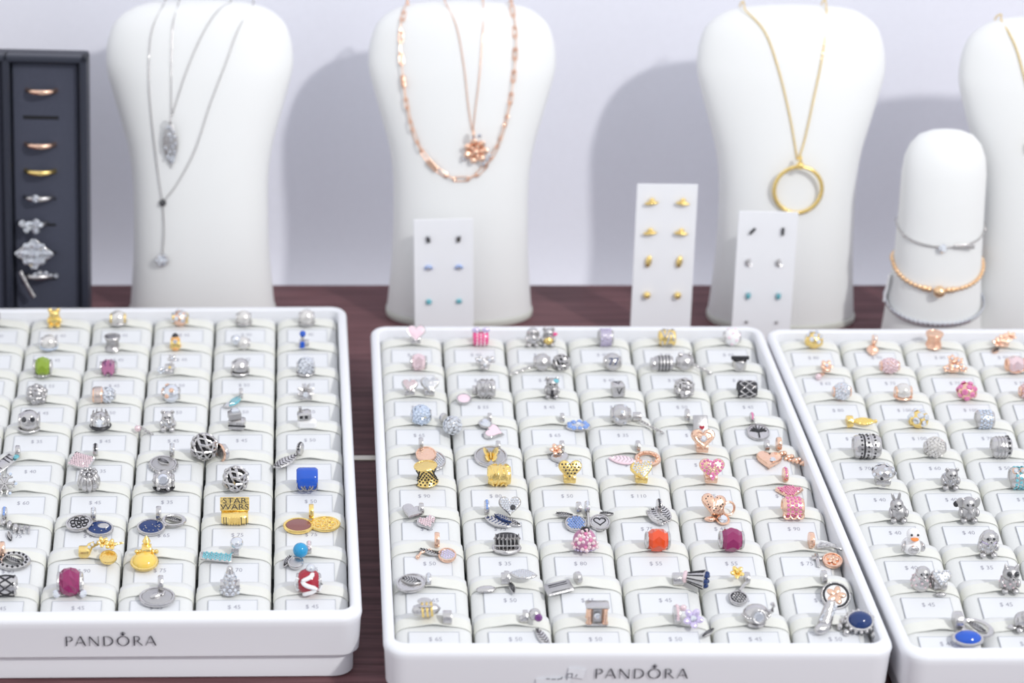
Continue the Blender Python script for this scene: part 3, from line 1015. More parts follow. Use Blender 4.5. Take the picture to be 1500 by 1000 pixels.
RINGS = [
    (61, 132, 'eternity', 'rose', 'rose gold ring with three sparkling stones, topmost in the ring box'),
    (59, 211, 'band', 'rose', 'slim two-tone band ring below the empty slot'),
    (59, 250, 'band2', 'gold', 'yellow gold band ring with silver side'),
    (57, 288, 'band3', 'silver', 'slim silver ring with a small raised stone'),
    (48, 326, 'cluster', 'silver', 'silver cluster ring with big round stones'),
    (52, 367, 'diamond', 'silver', 'silver ring with a large diamond-shaped openwork top'),
    (56, 402, 'twig', 'silver', 'silver V-shaped ring with a stone row, lowest in the box'),
]
for px, py, kd, mt, lab in RINGS:
    q = box_point(px, py)
    e = empty('ring', BM @ T(q))
    b = MB(); b.torus(0.0098, 0.0011, T((0, 0.0025, 0)), 36, 8); b.v = [(x, y, z * 1.5) for x, y, z in b.v]
    obj('band', b.mesh('band', mt, 60), e)
    st = MB()
    if kd == 'eternity':
        for i in range(5): a = R(-90 + (i - 1.2) * 19); st.gem(0.0017, T((0.0098 * math.cos(a), 0.0035 + 0.0098 * math.sin(a), 0)) @ RX(90), 8)
    elif kd in ('band', 'band2'):
        x_ = MB(); x_.torus(0.0096, 0.0009, T((0, 0.0034, 0.0008)), 36, 8); obj('inlay', x_.mesh('inlay', 'silver', 60), e)
        for i in range(3 if kd == 'band2' else 4): a = R(-90 + (i + .3) * 12 - 20); st.gem(0.0011, T((0.0103 * math.cos(a), 0.0035 + 0.0103 * math.sin(a), 0.0006)) @ RX(90), 8)
    elif kd == 'band3':
        st.gem(0.0026, T((-0.0015, -0.0075, 0.0006)) @ RX(90), 8)
        for i in range(4): st.gem(0.001, T((0.002 + 0.0018 * i, -0.0062 + 0.0004 * i * i, 0)) @ RX(90), 6)
    elif kd == 'cluster':
        for dx, dz, rr in ((-0.0055, 0.0010, 0.0026), (-0.0012, -0.0002, 0.0033), (0.0028, 0.0020, 0.0026), (0.0030, -0.0030, 0.0025), (-0.0030, -0.0030, 0.0022), (0.0060, 0.0006, 0.0018)):
            st.gem(rr, T((dx, -0.0075, dz)) @ RX(90), 10)
    elif kd == 'diamond':
        x_ = MB()
        for i in range(8):
            f0 = i / 8; f1 = (i + 1) / 8
            def dp(f):
                c4 = [(0.0115, 0), (0, 0.0092), (-0.0115, 0), (0, -0.0092)]
                k4 = int(f * 4) % 4; t4 = f * 4 - int(f * 4)
                return Vector((c4[k4][0] * (1 - t4) + c4[(k4 + 1) % 4][0] * t4, -0.0072, c4[k4][1] * (1 - t4) + c4[(k4 + 1) % 4][1] * t4))
            x_.tube([dp(f0), dp((f0 + f1) / 2), dp(f1)], 0.0011, 6)
        obj('openwork_top', x_.mesh('openwork_top', 'silver', 60), e)
        for gx in range(-5, 6):
            for gz in range(-5, 6):
                qx, qz = (gx + (gz % 2) * 0.5) * 0.0021, gz * 0.0018
                if abs(qx) / 0.0125 + abs(qz) / 0.0100 < 1: st.gem(0.00115 + 0.0007 * ((gx * 3 + gz * 5) % 3 == 0), T((qx, -0.0075 - 0.0012 * (1 - abs(qx) / 0.0125), qz)) @ RX(84 + 7 * ((gx + gz) % 3)), 6)
    elif kd == 'twig':
        for i in range(5): st.gem(0.0017, T((-0.001 + 0.0032 * i, -0.0068 + 0.0003 * i * i, 0.0018 * math.sin(i * 1.3) + 0.0015)) @ RX(90), 8)
        x_ = MB(); x_.tube([(-0.0105, -0.0070, 0.0040), (-0.0085, -0.0080, 0.0), (-0.0055, -0.0085, -0.0060), (-0.0022, -0.0080, -0.0125)], [0.0016, 0.0013, 0.0013, 0.0018], 8)
        obj('pin', x_.mesh('pin', 'silver', 60), e)
    obj('stones', st.mesh('stones', 'crystal', 20), e)
    tag(e, lab, 'ring', 'rings in the navy box')
for py in (172, 132, 211, 250, 288, 326, 367, 405):
    q = box_point(60, py)
    b = MB(); b.box(0.0225 if py == 172 else 0.0195, 0.0008, 0.0022 if py == 172 else 0.0016, T(q + Vector((0, -0.00015, -0.0012 if py != 172 else 0))), 0.0003)
    tag(obj('ring_slot', b.mesh('ring_slot', 'slot_black', 30), rt))

# ------------------------------------------------------------------ charms (lengths in millimetres inside this part)
CHV = 0.0130   # charms sit on the strap, this far from the back edge of the pad


class Charm:
    def __init__(s, name, M):
        s.name, s.M, s.parts = name, M, []

    def p(s, name, m, kind=None, sub=None):
        b = MB()
        s.parts.append((name, m, b, kind, sub))
        return b

    def finish(s, label, group):
        rt = empty(s.name, s.M)
        tag(rt, label, 'charm', group)
        made = {}
        for name, m, b, kind, sub in s.parts:
            if not b.v: continue
            b.v = [(x * .001, y * .001, z * .001) for x, y, z in b.v]
            o = obj(name, b.mesh(name, m, 18 if name in ('stones', 'stone', 'facets') else 42), rt)
            if kind: o['kind'] = kind
        return rt


def fib(n, r, zmin=-1.0):
    out = []
    g = math.pi * (3 - math.sqrt(5))
    for i in range(n):
        z = 1 - (1 - zmin) * (i + .5) / n
        q = math.sqrt(max(0, 1 - z * z))
        out.append(Vector((q * math.cos(g * i), q * math.sin(g * i), z)))
    return out


def nrm(v): return v.to_track_quat('Z', 'Y').to_matrix().to_4x4()


XA = RY(90)   # turns a lathe about z into one about x (along the strap)


# ---- beads threaded on the strap; local origin on the pad surface below the bead
def caps(c, hl, r, z, m='silver'):
    b = c.p('end_cap', m)
    for sx in (-1, 1):
        b.torus(r, 0.75, T((sx * hl, 0, z)) @ XA, 20, 8)


def glass(c, col, hl=4.6, r=5.6, facets=9, m='silver', dx=0):
    z = r * .9
    M = T((dx, 0, z)) @ XA
    b = c.p('facets', col)
    n = facets
    b.rings([[(q * math.cos(2 * math.pi * (i + ph) / n), q * math.sin(2 * math.pi * (i + ph) / n), h) for i in range(n)] for q, h, ph in ((r * .62, -hl, 0), (r * .93, -hl * .55, .5), (r, 0, 0), (r * .93, hl * .55, .5), (r * .62, hl, 0))], M)
    caps(c, hl + .1, r * .60, z, m)


def ball(c, m, r=5.2, band=None, dx=0, dz=0, dots=None, nd=14, name='ball'):
    z = r * .9 + dz
    c.p(name, m).sphere(r, T((dx, 0, z)), 20, 12)
    if band:
        b = c.p('collar', band)
        for sx in (-1, 1): b.torus(r * .52, .8, T((dx + sx * r * .82, 0, z)) @ XA, 18, 8)
    if dots:
        b = c.p('stones', dots)
        for d in fib(nd * 2, 1):
            if abs(d.x) < .8 and d.z > -.7: b.gem(r * .2, T(Vector((dx, 0, z)) + d * r * .97) @ nrm(d), 8)


def pave(c, m, st, r=5.2, n=120, dx=0, sq=(1, 1, 1), gs=.19, dz=0):
    z = r * .9 * sq[2] + dz
    MX = T((dx, 0, z)) @ S(*sq)
    c.p('ball', m).sphere(r * .94, MX, 18, 11)
    b = c.p('stones', st, 'stuff')
    for d in fib(n, 1):
        if d.z < -.75: continue
        b.gem(r * gs, MX @ T(d * r * .93) @ nrm(d), 6)
    b = c.p('collar', m)
    for sx in (-1, 1): b.torus(r * .45, .7, T((dx + sx * r * .88 * sq[0], 0, z)) @ XA, 16, 6)


ICO = None


def lattice(c, m, r=5.6, dx=0, dy=0, th=.62, inner='oxide', dz=0):
    import bmesh
    z = r * .9 + dz
    bm = bmesh.new()
    bmesh.ops.create_icosphere(bm, subdivisions=2, radius=r)
    b = c.p('openwork', m)
    for e in bm.edges:
        p0, p1 = e.verts[0].co, e.verts[1].co
        if (e.verts[0].index + e.verts[1].index) % 5 == 0: continue
        mid = (p0 + p1).normalized() * r
        b.tube([p0, mid, p1], th, 5, T((dx, dy, z)))
    for v in bm.verts:
        if len(v.link_edges) == 5: b.sphere(th * 1.9, T(Vector((dx, dy, z)) + v.co), 8, 5)
    bm.free()
    c.p('inner', inner).sphere(r * .86, T((dx, dy, z)), 14, 9)


def barrel(c, m, hl=4.6, r=5.0, pat='rings', pm='oxide', dx=0, waist=1.0):
    z = r * .9
    M = T((dx, 0, z)) @ XA
    k = waist
    c.p('barrel', m).lathe([(r * .55, -hl), (r * .92, -hl), (r, -hl * .82), (r * k, -hl * .3), (r * k, hl * .3), (r, hl * .82), (r * .92, hl), (r * .55, hl)], 26, M)
    b = c.p('pattern', pm)
    if pat == 'rings':
        for h in (-.6, -.2, .2, .6): b.torus(r * (k if abs(h) < .5 else 1), .38, M @ T((0, 0, hl * h)), 26, 6)
    elif pat == 'dots':
        for i in range(16):
            for h in (-.55, 0, .55):
                a = 2 * math.pi * (i + (h != 0) * .5) / 16
                b.sphere(.62, M @ T((r * k * math.cos(a), r * k * math.sin(a), hl * h)), 7, 5)
    elif pat == 'gems':
        for i in range(14):
            for h in (-.62, -.2, .2, .62):
                a = 2 * math.pi * (i + (h in (-.2, .62)) * .5) / 14
                d = Vector((math.cos(a), math.sin(a), 0))
                b.gem(.95, M @ T(d * r * .99 + Vector((0, 0, hl * h))) @ nrm(d), 6)
    elif pat == 'braid':
        for s_ in (-1, 1):
            for j in range(7):
                pts = []
                for q in range(9):
                    t = q / 8; a = 2 * math.pi * j / 7 + s_ * t * 1.5
                    pts.append((r * 1.02 * math.cos(a), r * 1.02 * math.sin(a), -hl * .9 + 1.8 * hl * t))
                b.tube(pts, .42, 5, M)
    elif pat == 'ribs':
        for i in range(15):
            a = 2 * math.pi * i / 15
            b.tube([(r * 1.0 * math.cos(a), r * 1.0 * math.sin(a), h) for h in (-hl * .8, 0, hl * .8)], .5, 5, M)
    elif pat == 'swirl':
        for j in range(4):
            pts = []
            for q in range(17):
                t = q / 16; a = 2 * math.pi * j / 4 + 1.1 * math.sin(t * 2 * math.pi)
                pts.append((r * 1.03 * math.cos(a), r * 1.03 * math.sin(a), -hl * .8 + 1.6 * hl * t))
            b.tube(pts, .7, 6, M)
    rim = c.p('rim', m)
    for sx in (-1, 1): rim.torus(r * .8, .55, T((dx + sx * hl, 0, z)) @ XA, 22, 6)


def hourglass(c, m, pm='oxide', h=9.5, r=5.4, tilt=0):
    M = RY(tilt)
    c.p('body', m).lathe([(r * .9, 0.2), (r, .8), (r * .78, h * .3), (r * .66, h * .5), (r * .80, h * .75), (r * 1.05, h * .97), (r * .95, h), (r * .5, h)], 24, M)
    b = c.p('pattern', pm)
    for lv, (hh, q) in enumerate(((.14, .93), (.26, .82), (.38, .74), (.5, .68), (.62, .73), (.74, .80), (.86, .92))):
        for i in range(14):
            a = 2 * math.pi * (i + lv % 2 * .5) / 14
            b.sphere(.55, M @ T((r * q * math.cos(a), r * q * math.sin(a), h * hh)), 6, 4)
    rim = c.p('rim', m); rim.torus(r * .98, .5, M @ T((0, 0, h * .97)), 24, 6); rim.torus(r * .95, .5, M @ T((0, 0, .7)), 24, 6)


def heart_poly(w, n=30):
    pts = []
    for i in range(n):
        t = 2 * math.pi * i / n
        x = 16 * math.sin(t) ** 3
        y = 13 * math.cos(t) - 5 * math.cos(2 * t) - 2 * math.cos(3 * t) - math.cos(4 * t)
        pts.append((-x / 32 * w, (y + 2.5) / 32 * w))
    return pts


def inside(poly, x, y):
    r_ = False
    j = len(poly) - 1
    for i in range(len(poly)):
        if (poly[i][1] > y) != (poly[j][1] > y) and x < (poly[j][0] - poly[i][0]) * (y - poly[i][1]) / (poly[j][1] - poly[i][1]) + poly[i][0]: r_ = not r_
        j = i
    return r_


def fill_gems(b, poly, M, z, step=1.25, g=.62, shrink=.86):
    P_ = [(x * shrink, y * shrink) for x, y in poly]
    x0, x1 = min(p[0] for p in P_), max(p[0] for p in P_)
    y0, y1 = min(p[1] for p in P_), max(p[1] for p in P_)
    y, k = y0, 0
    while y <= y1:
        x = x0 + (k % 2) * step / 2
        while x <= x1:
            if inside(P_, x, y): b.gem(g, M @ T((x, y, z)), 6)
            x += step
        y += step * .87; k += 1


def heart_bead(c, m, w=11, st=None, face=58, t=3.2, ring=None, dx=0, pattern=None, rot=0):
    w *= .94
    M = T((dx, -2.2, w * .52 + 1.9)) @ RX(face) @ RZ(rot) @ T((0, 0, -t / 2))
    poly = heart_poly(w)
    c.p('heart', m).prism(poly, t, M, .10, .5)
    if st: fill_gems(c.p('stones', st, 'stuff'), poly, M, t + .35, 1.35, .66)
    if pattern:
        b = c.p('pattern', pattern)
        P2 = [(x * .80, y * .80) for x, y in poly]
        yy, k = -w / 2, 0
        while yy < w / 2:
            xx = -w / 2 + (k % 2) * .9
            while xx < w / 2:
                if inside(P2, xx, yy): b.sphere(.55, M @ T((xx, yy, t + .35)), 6, 4)
                xx += 1.8
            yy += 1.5; k += 1
    b = c.p('band', ring or m)
    b.lathe([(2.8, -3.0), (4.0, -3.0), (4.3, -2.3), (4.3, 2.3), (4.0, 3.0), (2.8, 3.0)], 22, T((dx, .9, 3.2)) @ S(1, 1, .8) @ XA)
    return M @ T((0, 0, t + .45))


def cube(c, m, s_=7.5, h=7.5, mark=None, mk='oxide', rot=8):
    M = T((0, 0, h / 2 + .2)) @ RZ(rot)
    c.p('block', m).box(s_, s_, h, M, .9)
    if mark:
        vv, ff = text_mesh(mark)
        c.p('letter', mk).add(vv, ff, M @ T((0, -s_ / 2 - .06, 0)) @ RX(90) @ S(6.2 / max(1, len(mark) * .62)))
        c.p('letter', mk).add(vv, ff, M @ T((0, 0, h / 2 + .06)) @ S(6.2 / max(1, len(mark) * .62)))


def flowers(c, m, cm, spots, st=None, face=35):
    b = c.p('petals', m)
    k = c.p('flower_centre', cm)
    for (x, y, z, r) in spots:
        M = T((x, y, z)) @ RX(face) @ RZ((x * 37) % 60)
        for i in range(5):
            b.sphere(1, M @ RZ(72 * i) @ T((r * .6, 0, 0)) @ RY(-18) @ S(r * .5, r * .38, .7), 9, 6)
        k.gem(r * .36, M @ T((0, 0, .5)), 8) if cm not in ('gold', 'silver', 'rose') else k.sphere(r * .3, M @ T((0, 0, .5)), 8, 6)
    if st:
        s_ = c.p('stones', st)
        for (x, y, z, r) in spots:
            M = T((x, y, z)) @ RX(face) @ RZ((x * 37) % 60)
            for i in range(5): s_.gem(r * .24, M @ RZ(72 * i) @ T((r * .62, 0, .75)), 6)


def core(c, m='silver', r=3.6, hl=2.6, dx=0, z=3.4):
    c.p('band', m).lathe([(r * .65, -hl), (r * .95, -hl), (r, -hl * .7), (r, hl * .7), (r * .95, hl), (r * .65, hl)], 20, T((dx, 0, z)) @ XA)


# ---- small animals and figures, each body one closed run of forms
def animal(c, m='silver_satin', r=4.6, head=3.7, ears='round', eye='stone_dark', snout=True, feet=True, hx=0, hy=-1.2, lean=0, earm=None, sq=1.0, texture=None):
    B_ = c.p('body', m)
    B_.sphere(1, T((0, 0, r * .92)) @ S(r, r * .92, r * sq), 18, 11)
    hz = r * .92 + r * sq * .72 + head * .45
    B_.sphere(1, T((0, hy * .4, (r * .92 + hz) / 2)) @ S(head * .8, head * .75, head * .8), 14, 9)
    H = T((hx, hy, hz)) @ RY(lean)
    B_.sphere(1, H @ S(head, head * .95, head * .92), 16, 10)
    if feet:
        for sx in (-1, 1):
            B_.sphere(1, T((sx * r * .55, -r * .78, 1.2)) @ S(1.7, 1.9, 1.3), 10, 7)
            B_.sphere(1, T((sx * r * .85, -r * .45, r * 1.0)) @ RX(-25) @ S(1.1, 1.1, 2.1), 9, 7)
    E_ = c.p('ears', earm or m)
    if ears == 'round':
        for sx in (-1, 1): E_.sphere(1, H @ T((sx * head * .8, .3, head * .75)) @ S(head * .38, head * .22, head * .38), 10, 7)
    elif ears == 'long':
        for sx in (-1, 1): E_.sphere(1, H @ T((sx * head * .45, .6, head * 1.2)) @ RY(sx * 14) @ S(head * .24, head * .18, head * .75), 10, 7)
    elif ears == 'point':
        for sx in (-1, 1): E_.lathe([(head * .36, 0), (head * .2, head * .4), (0.05, head * .75)], 8, H @ T((sx * head * .58, .2, head * .62)) @ RY(sx * 18))
    elif ears == 'big':
        for sx in (-1, 1): E_.sphere(1, H @ T((sx * head * 1.05, .4, head * .05)) @ RZ(sx * 22) @ S(head * .62, head * .2, head * .78), 12, 8)
    elif ears == 'floppy':
        for sx in (-1, 1): E_.sphere(1, H @ T((sx * head * .92, -.1, -head * .05)) @ RY(-sx * 16) @ S(head * .26, head * .32, head * .66), 10, 7)
    b = c.p('eyes', eye)
    for sx in (-1, 1): b.sphere(head * .17, H @ T((sx * head * .38, -head * .86, head * .18)), 8, 6)
    if snout == 'trunk':
        B_.tube([H @ Vector(q) for q in ((0, -head * .7, -.2), (0, -head * 1.25, -.8), (0, -head * 1.35, -2.0), (.5, -head * 1.5, -3.0))], [1.3, 1.05, .85, .7], 8)
    elif snout:
        B_.sphere(1, H @ T((0, -head * .88, -head * .22)) @ S(head * .42, head * .36, head * .32), 10, 7)
        b.sphere(head * .12, H @ T((0, -head * 1.2, -head * .1)), 7, 5)
    if texture:
        s_ = c.p('stones', texture, 'stuff')
        for d in fib(40, 1):
            if d.z > -.4 and d.y < .4: s_.gem(.62, T((0, 0, r * .92)) @ T(Vector((d.x * r, d.y * r * .92, d.z * r * sq))) @ nrm(d), 6)


def duck(c):
    B_ = c.p('body', 'enamel_white')
    B_.sphere(1, T((0, 0, 4.2)) @ S(5.0, 5.0, 4.2), 18, 11)
    B_.sphere(1, T((0, -.8, 8.0)) @ S(2.6, 2.6, 2.6), 12, 8)
    B_.sphere(1, T((0, -1.2, 10.8)) @ S(3.3, 3.2, 3.2), 16, 10)
    w_ = c.p('wings', 'silver')
    for sx in (-1, 1): w_.sphere(1, T((sx * 3.9, -1.6, 4.8)) @ RZ(sx * 30) @ S(1.2, 3.0, 2.6), 12, 8)
    w_.sphere(1, T((0, -3.9, 4.2)) @ S(2.8, 1.5, 2.3), 12, 8)
    b = c.p('bill', 'enamel_orange')
    b.sphere(1, T((0, -4.4, 10.0)) @ S(2.0, 1.7, .85), 12, 7)
    b.sphere(1, T((0, -4.0, 9.3)) @ S(1.5, 1.3, .7), 10, 6)
    e = c.p('eyes', 'stone_dark')
    for sx in (-1, 1): e.sphere(.62, T((sx * 1.5, -3.9, 11.9)), 8, 6)


# ---- hanging charms: a bail on the strap and pendants lying on the sloping pad in front of it
def bail(c, m='silver', dx=0, st=None, lean=0, z=3.6, r=2.7):
    M = T((dx, 0, z)) @ RZ(lean)
    c.p('bail', m).lathe([(r * .72, -1.15), (r, -1.15), (r * 1.08, -.6), (r * 1.08, .6), (r, 1.15), (r * .72, 1.15)], 20, M @ XA)
    if st:
        b = c.p('stones', st)
        for i in range(7):
            a = R(20 + 23 * i)
            d = Vector((0, -math.cos(a), math.sin(a)))
            b.gem(.75, M @ T(d * r * 1.06) @ nrm(d), 6)


def lay(dx, dy, rot=0, lift=0.0, tilt=None):
    """frame of a pendant lying on the pad at dx, dy (dy toward the viewer is negative)"""
    v = CHV - dy * .001
    z = (surf(v) - surf(CHV)) * 1000
    sl = math.degrees(math.atan2(surf(v - .003) - surf(v + .003), .006))
    return T((dx, dy, z + .8 + lift)) @ RX(sl if tilt is None else tilt) @ RZ(rot)


def link_ring(c, m, dx, dy, z=2.0):
    c.p('jump_ring', m).torus(1.5, .42, T((dx, dy, z)) @ RY(60), 14, 6)


def disc(c, M, m='silver', face=None, r=5.2, st=None, rim=True, motif=None, t=1.5, sx=1.0, name='disc'):
    poly = [(r * sx * math.cos(2 * math.pi * i / 28), r * math.sin(2 * math.pi * i / 28)) for i in range(28)]
    c.p(name, m).prism(poly, t, M, .06)
    if face: c.p('face', face).prism([(x * .82, y * .82) for x, y in poly], .25, M @ T((0, 0, t)), .04)
    if rim: c.p('rim', m).torus(r * .93, .5, M @ T((0, 0, t)), 28, 6, sx)
    if st: fill_gems(c.p('stones', st, 'stuff'), poly, M, t + .15, 1.3, .62, .80)
    if motif == 'filigree':
        b = c.p('filigree', 'oxide' if m == 'silver' else m)
        for i in range(7):
            a = 2 * math.pi * i / 7
            b.torus(r * .22, .3, M @ T((r * .52 * math.cos(a) * sx, r * .52 * math.sin(a), t + .15)), 12, 5)
        b.torus(r * .2, .35, M @ T((0, 0, t + .15)), 12, 5)
    elif motif == 'tree':
        b = c.p('branches', 'oxide')
        b.tube([(0, -r * .75, t + .2), (0, 0, t + .3)], .5, 5, M)
        for a in range(-70, 71, 20):
            b.tube([(0, -.5, t + .2), (r * .4 * math.sin(R(a)) * sx, r * .35 * math.cos(R(a)), t + .3), (r * .75 * math.sin(R(a * 1.15)) * sx, r * .7 * math.cos(R(a * 1.15)), t + .2)], .34, 5, M)
    elif motif == 'heart':
        hp = heart_poly(r * 1.15)
        c.p('heart_line', 'oxide').tube([(x, y, t + .15) for x, y in hp], .4, 5, M, closed=True)
    elif motif == 'stars':
        b = c.p('stars', 'silver')
        rn = random.Random(int(r * 10))
        for i in range(16): b.sphere(.36, M @ T((rn.uniform(-.6, .6) * r * sx, rn.uniform(-.6, .6) * r, t + .3)), 6, 4)
    elif motif == 'moon':
        b = c.p('moon', 'silver')
        b.sphere(1, M @ T((r * .25 * sx, r * .3, t + .1)) @ S(r * .45 * sx, r * .38, .6), 12, 6)
        for x, y in ((-.5, .2), (-.3, -.4), (.2, -.45), (.5, -.2)): b.sphere(.5, M @ T((x * r * sx, y * r, t + .3)), 6, 4)
    elif motif == 'flower':
        flat = c.p('flower', 'rose')
        for i in range(5): flat.sphere(1, M @ RZ(72 * i) @ T((r * .36, 0, t + .5)) @ S(r * .34, r * .22, .6), 9, 6)
    elif motif == 'butterfly':
        b = c.p('butterfly', 'gold')
        for s_ in (-1, 1):
            b.sphere(1, M @ T((s_ * r * .28, r * .12, t + 1.6)) @ RY(-s_ * 48) @ S(r * .38, r * .42, .45), 10, 6)
            b.sphere(1, M @ T((s_ * r * .22, -r * .35, t + 1.0)) @ RY(-s_ * 40) @ S(r * .26, r * .28, .4), 10, 6)
        b.sphere(1, M @ T((0, 0, t + .7)) @ S(.6, r * .45, .6), 8, 6)
    elif motif == 'fish':
        b = c.p('relief', 'silver')
        b.sphere(1, M @ T((-.6, .3, t + .5)) @ RZ(25) @ S(r * .52, r * .26, .9), 12, 7)
        b.sphere(1, M @ T((r * .48, r * .3, t + .5)) @ RZ(70) @ S(r * .3, r * .12, .5), 8, 6)


def hrt(c, M, m='silver', w=9, st=None, t=1.6, stone=None, face=None, name='heart'):
    poly = heart_poly(w)
    c.p(name, m).prism(poly, t, M, .09, .35 if not st else .1)
    if st: fill_gems(c.p('stones', st, 'stuff'), poly, M, t + .12, 1.25, .62)
    if face: c.p('face', face).prism([(x * .8, y * .8) for x, y in poly], .3, M @ T((0, 0, t + .1)), .06)
    if stone: c.p('stone', stone).gem(w * .13, M @ T((w * .12, -w * .06, t + .3)), 10)


def plate(c, M, m='silver', w=8, h=11, t=1.2, st=None, mark=None, face=None):
    c.p('plate', m).box(w, h, t, M @ T((0, 0, t / 2)), .45)
    if face: c.p('face', face).box(w * .82, h * .82, .3, M @ T((0, 0, t + .05)))
    if st: fill_gems(c.p('stones', st, 'stuff'), [(-w / 2, -h / 2), (w / 2, -h / 2), (w / 2, h / 2), (-w / 2, h / 2)], M, t + .05, 1.3, .62, .86)
    if mark == 'heart': c.p('red_heart', 'enamel_red').prism(heart_poly(3.2), .4, M @ T((.6, -2.2, t)), .1)
    if mark == 'lines':
        b = c.p('engraving', 'oxide')
        for y in (.28, .12, -.32): b.box(w * .7, h * .045, .1, M @ T((0, h * y, t + .04)))


def leaf(c, M, m='silver', L=13, w=4.2, st=None, veins='oxide', t=1.1, name='leaf'):
    pts = []
    n = 12
    for i in range(n + 1): u = i / n; pts.append((w / 2 * math.sin(math.pi * u) ** .8, -L / 2 + L * u))
    for i in range(n - 1, 0, -1): u = i / n; pts.append((-w / 2 * math.sin(math.pi * u) ** .8, -L / 2 + L * u))
    c.p(name, m).prism(pts, t, M, .08, .3)
    if st: fill_gems(c.p('stones', st, 'stuff'), pts, M, t + .1, 1.15, .56, .84)
    elif veins:
        b = c.p('veins', veins)
        for i in range(1, 8):
            u = i / 8
            for s_ in (-1, 1): b.tube([(0, -L / 2 + L * u - .6, t + .35), (s_ * w * .36 * math.sin(math.pi * u), -L / 2 + L * u + .6, t + .2)], .22, 4, M)


def safety_chain(c, p0, p1, m='silver', n=9, r=.7):
    b = c.p('safety_chain', m)
    p0, p1 = Vector(p0), Vector(p1)
    for i in range(n):
        t = (i + .5) / n
        q = p0.lerp(p1, t)
        q.z += -1.2 * math.sin(math.pi * t) * 0
        d = (p1 - p0)
        b.torus(1.0, .38, T(q) @ d.to_track_quat('X', 'Z').to_matrix().to_4x4() @ RX(90 * (i % 2) + 15) @ S(1.15, .8, 1), 12, 5)


def cabochon(c, M, m, r=4.6, rim='silver', sx=1.0, hh=.7):
    c.p('cabochon', m).sphere(1, M @ T((0, 0, .9)) @ S(r * sx, r, r * hh), 18, 10)
    c.p('setting', rim).torus(r * 1.0, .8, M @ T((0, 0, .9)), 24, 7, sx)


def fill_ring(c, st, r, z, n=22):
    b = c.p('stones', st)
    for i in range(n):
        a = 2 * math.pi * i / n
        d = Vector((math.cos(a), math.sin(a), 0))
        b.gem(.9, T(d * r + Vector((0, 0, z))) @ nrm(d), 6)


# ------------------------------------------------------------------ the charms, tray by tray
TRAYWORD = {'L': 'tray by ring box', 'C': 'middle tray', 'R': 'tray by bracelet stand'}
ROWWORD = ['back row', 'second-back row', 'third-back row', 'fourth-back row', 'fifth-back row', 'fifth-front row', 'fourth-front row', 'third-front row', 'second-front row', 'front row']


def place(key, r, c, px, dz=0.0, dy=0.0):
    """matrix of a charm on pad (r, c), slid along its strap to the place it has there"""
    M = TRAYM[key]
    x0, y0, z0 = pad_pos(r, c)
    w0 = M @ Vector((x0, y0 - CHV, z0 + surf(CHV)))
    d = w0.y * math.cos(PITCH) + (CAMZ - w0.z - 0.004) * math.sin(PITCH)
    X = (px - CXP) * d / FPX
    lx = (M.inverted() @ Vector((X, w0.y, w0.z))).x
    off = max(-0.022, min(0.022, lx - x0))
    return M @ T((x0 + off, y0 - CHV + dy, z0 + surf(CHV) + 0.0002 + dz))


def ch(key, r, c, px, name, desc, build, rz=0.0, dz=0.0, dy=0.0, sc=None):
    sc = sc or (0.97 if r < 4 else 1.08)
    cc = Charm(name, place(key, r, c, px, dz, dy) @ RZ(rz) @ S(sc))
    build(cc)
    cc.finish(f'{desc}, {ROWWORD[r]} of {TRAYWORD[key]}', f'charms on the pads of the {TRAYWORD[key]}')


# -- middle tray
def _(c): H = heart_bead(c, 'enamel_palepink', 12.5, None, 58, 3.4, 'silver'); c.p('heart_line', 'silver').tube([(x, y, -.9) for x, y in heart_poly(11)], .5, 5, H, closed=True)
ch('C', 0, 0, 609, 'heart_charm', 'pale pink enamel heart bead on silver', _)
def _(c): barrel(c, 'enamel_hotpink', 4.2, 5.0, 'dots', 'enamel_white'); b = c.p('bow', 'stone_lilac'); b.sphere(1, T((-3.2, -1.5, 10.2)) @ S(2.6, 1.3, 1.9), 12, 8); b.sphere(1, T((3.0, -1.5, 10.2)) @ S(2.6, 1.3, 1.9), 12, 8); c.p('bow_knot', 'silver').sphere(1.2, T((0, -2, 9.8)), 10, 7)
ch('C', 0, 1, 704, 'enamel_bead', 'hot pink spotted bead with lilac bow', _)
def _(c): animal(c, 'silver', 4.4, 3.4, 'floppy', texture='crystal')
ch('C', 0, 2, 780, 'animal_charm', 'sparkling silver puppy charm', _)
def _(c): animal(c, 'silver_satin', 4.2, 3.4, 'round', hy=-1.6); b = c.p('bow', 'enamel_hotpink'); b.sphere(1, T((3.6, -2.6, 8.0)) @ S(2.0, 1.0, 1.3), 10, 7); b.sphere(1, T((.8, -3.6, 7.0)) @ S(1.2, .9, .9), 10, 7); c.p('belly', 'gold').sphere(1, T((0, -1.4, 3.6)) @ S(3.4, 3.2, 3.0), 12, 8)
ch('C', 0, 2, 803, 'animal_charm', 'silver mouse-eared charm with pink bow and gold belly', _)
def _(c): barrel(c, 'silver_satin', 4.2, 5.2, 'gems', 'stone_lilac')
ch('C', 0, 3, 887, 'pave_bead', 'grey barrel bead set with pale lilac stones', _)
def _(c): barrel(c, 'gold', 4.6, 5.0, 'swirl', 'silver')
ch('C', 0, 4, 977, 'two_tone_bead', 'two-tone gold and silver swirl bead', _)
def _(c): ball(c, 'enamel_white', 5.6, 'silver', dots='enamel_palepink', nd=10)
ch('C', 0, 5, 1072, 'enamel_bead', 'white enamel bead with pink spots', _)
def _(c): glass(c, 'stone_palepink', 4.4, 5.4, 7)
ch('C', 1, 0, 613, 'glass_bead', 'clear blush faceted glass bead', _)
def _(c): core(c); flowers(c, 'silver', 'crystal', [(-3, -1, 6.5, 3.2), (3, -1, 6.5, 3.2), (0, -3, 4, 3.2)])
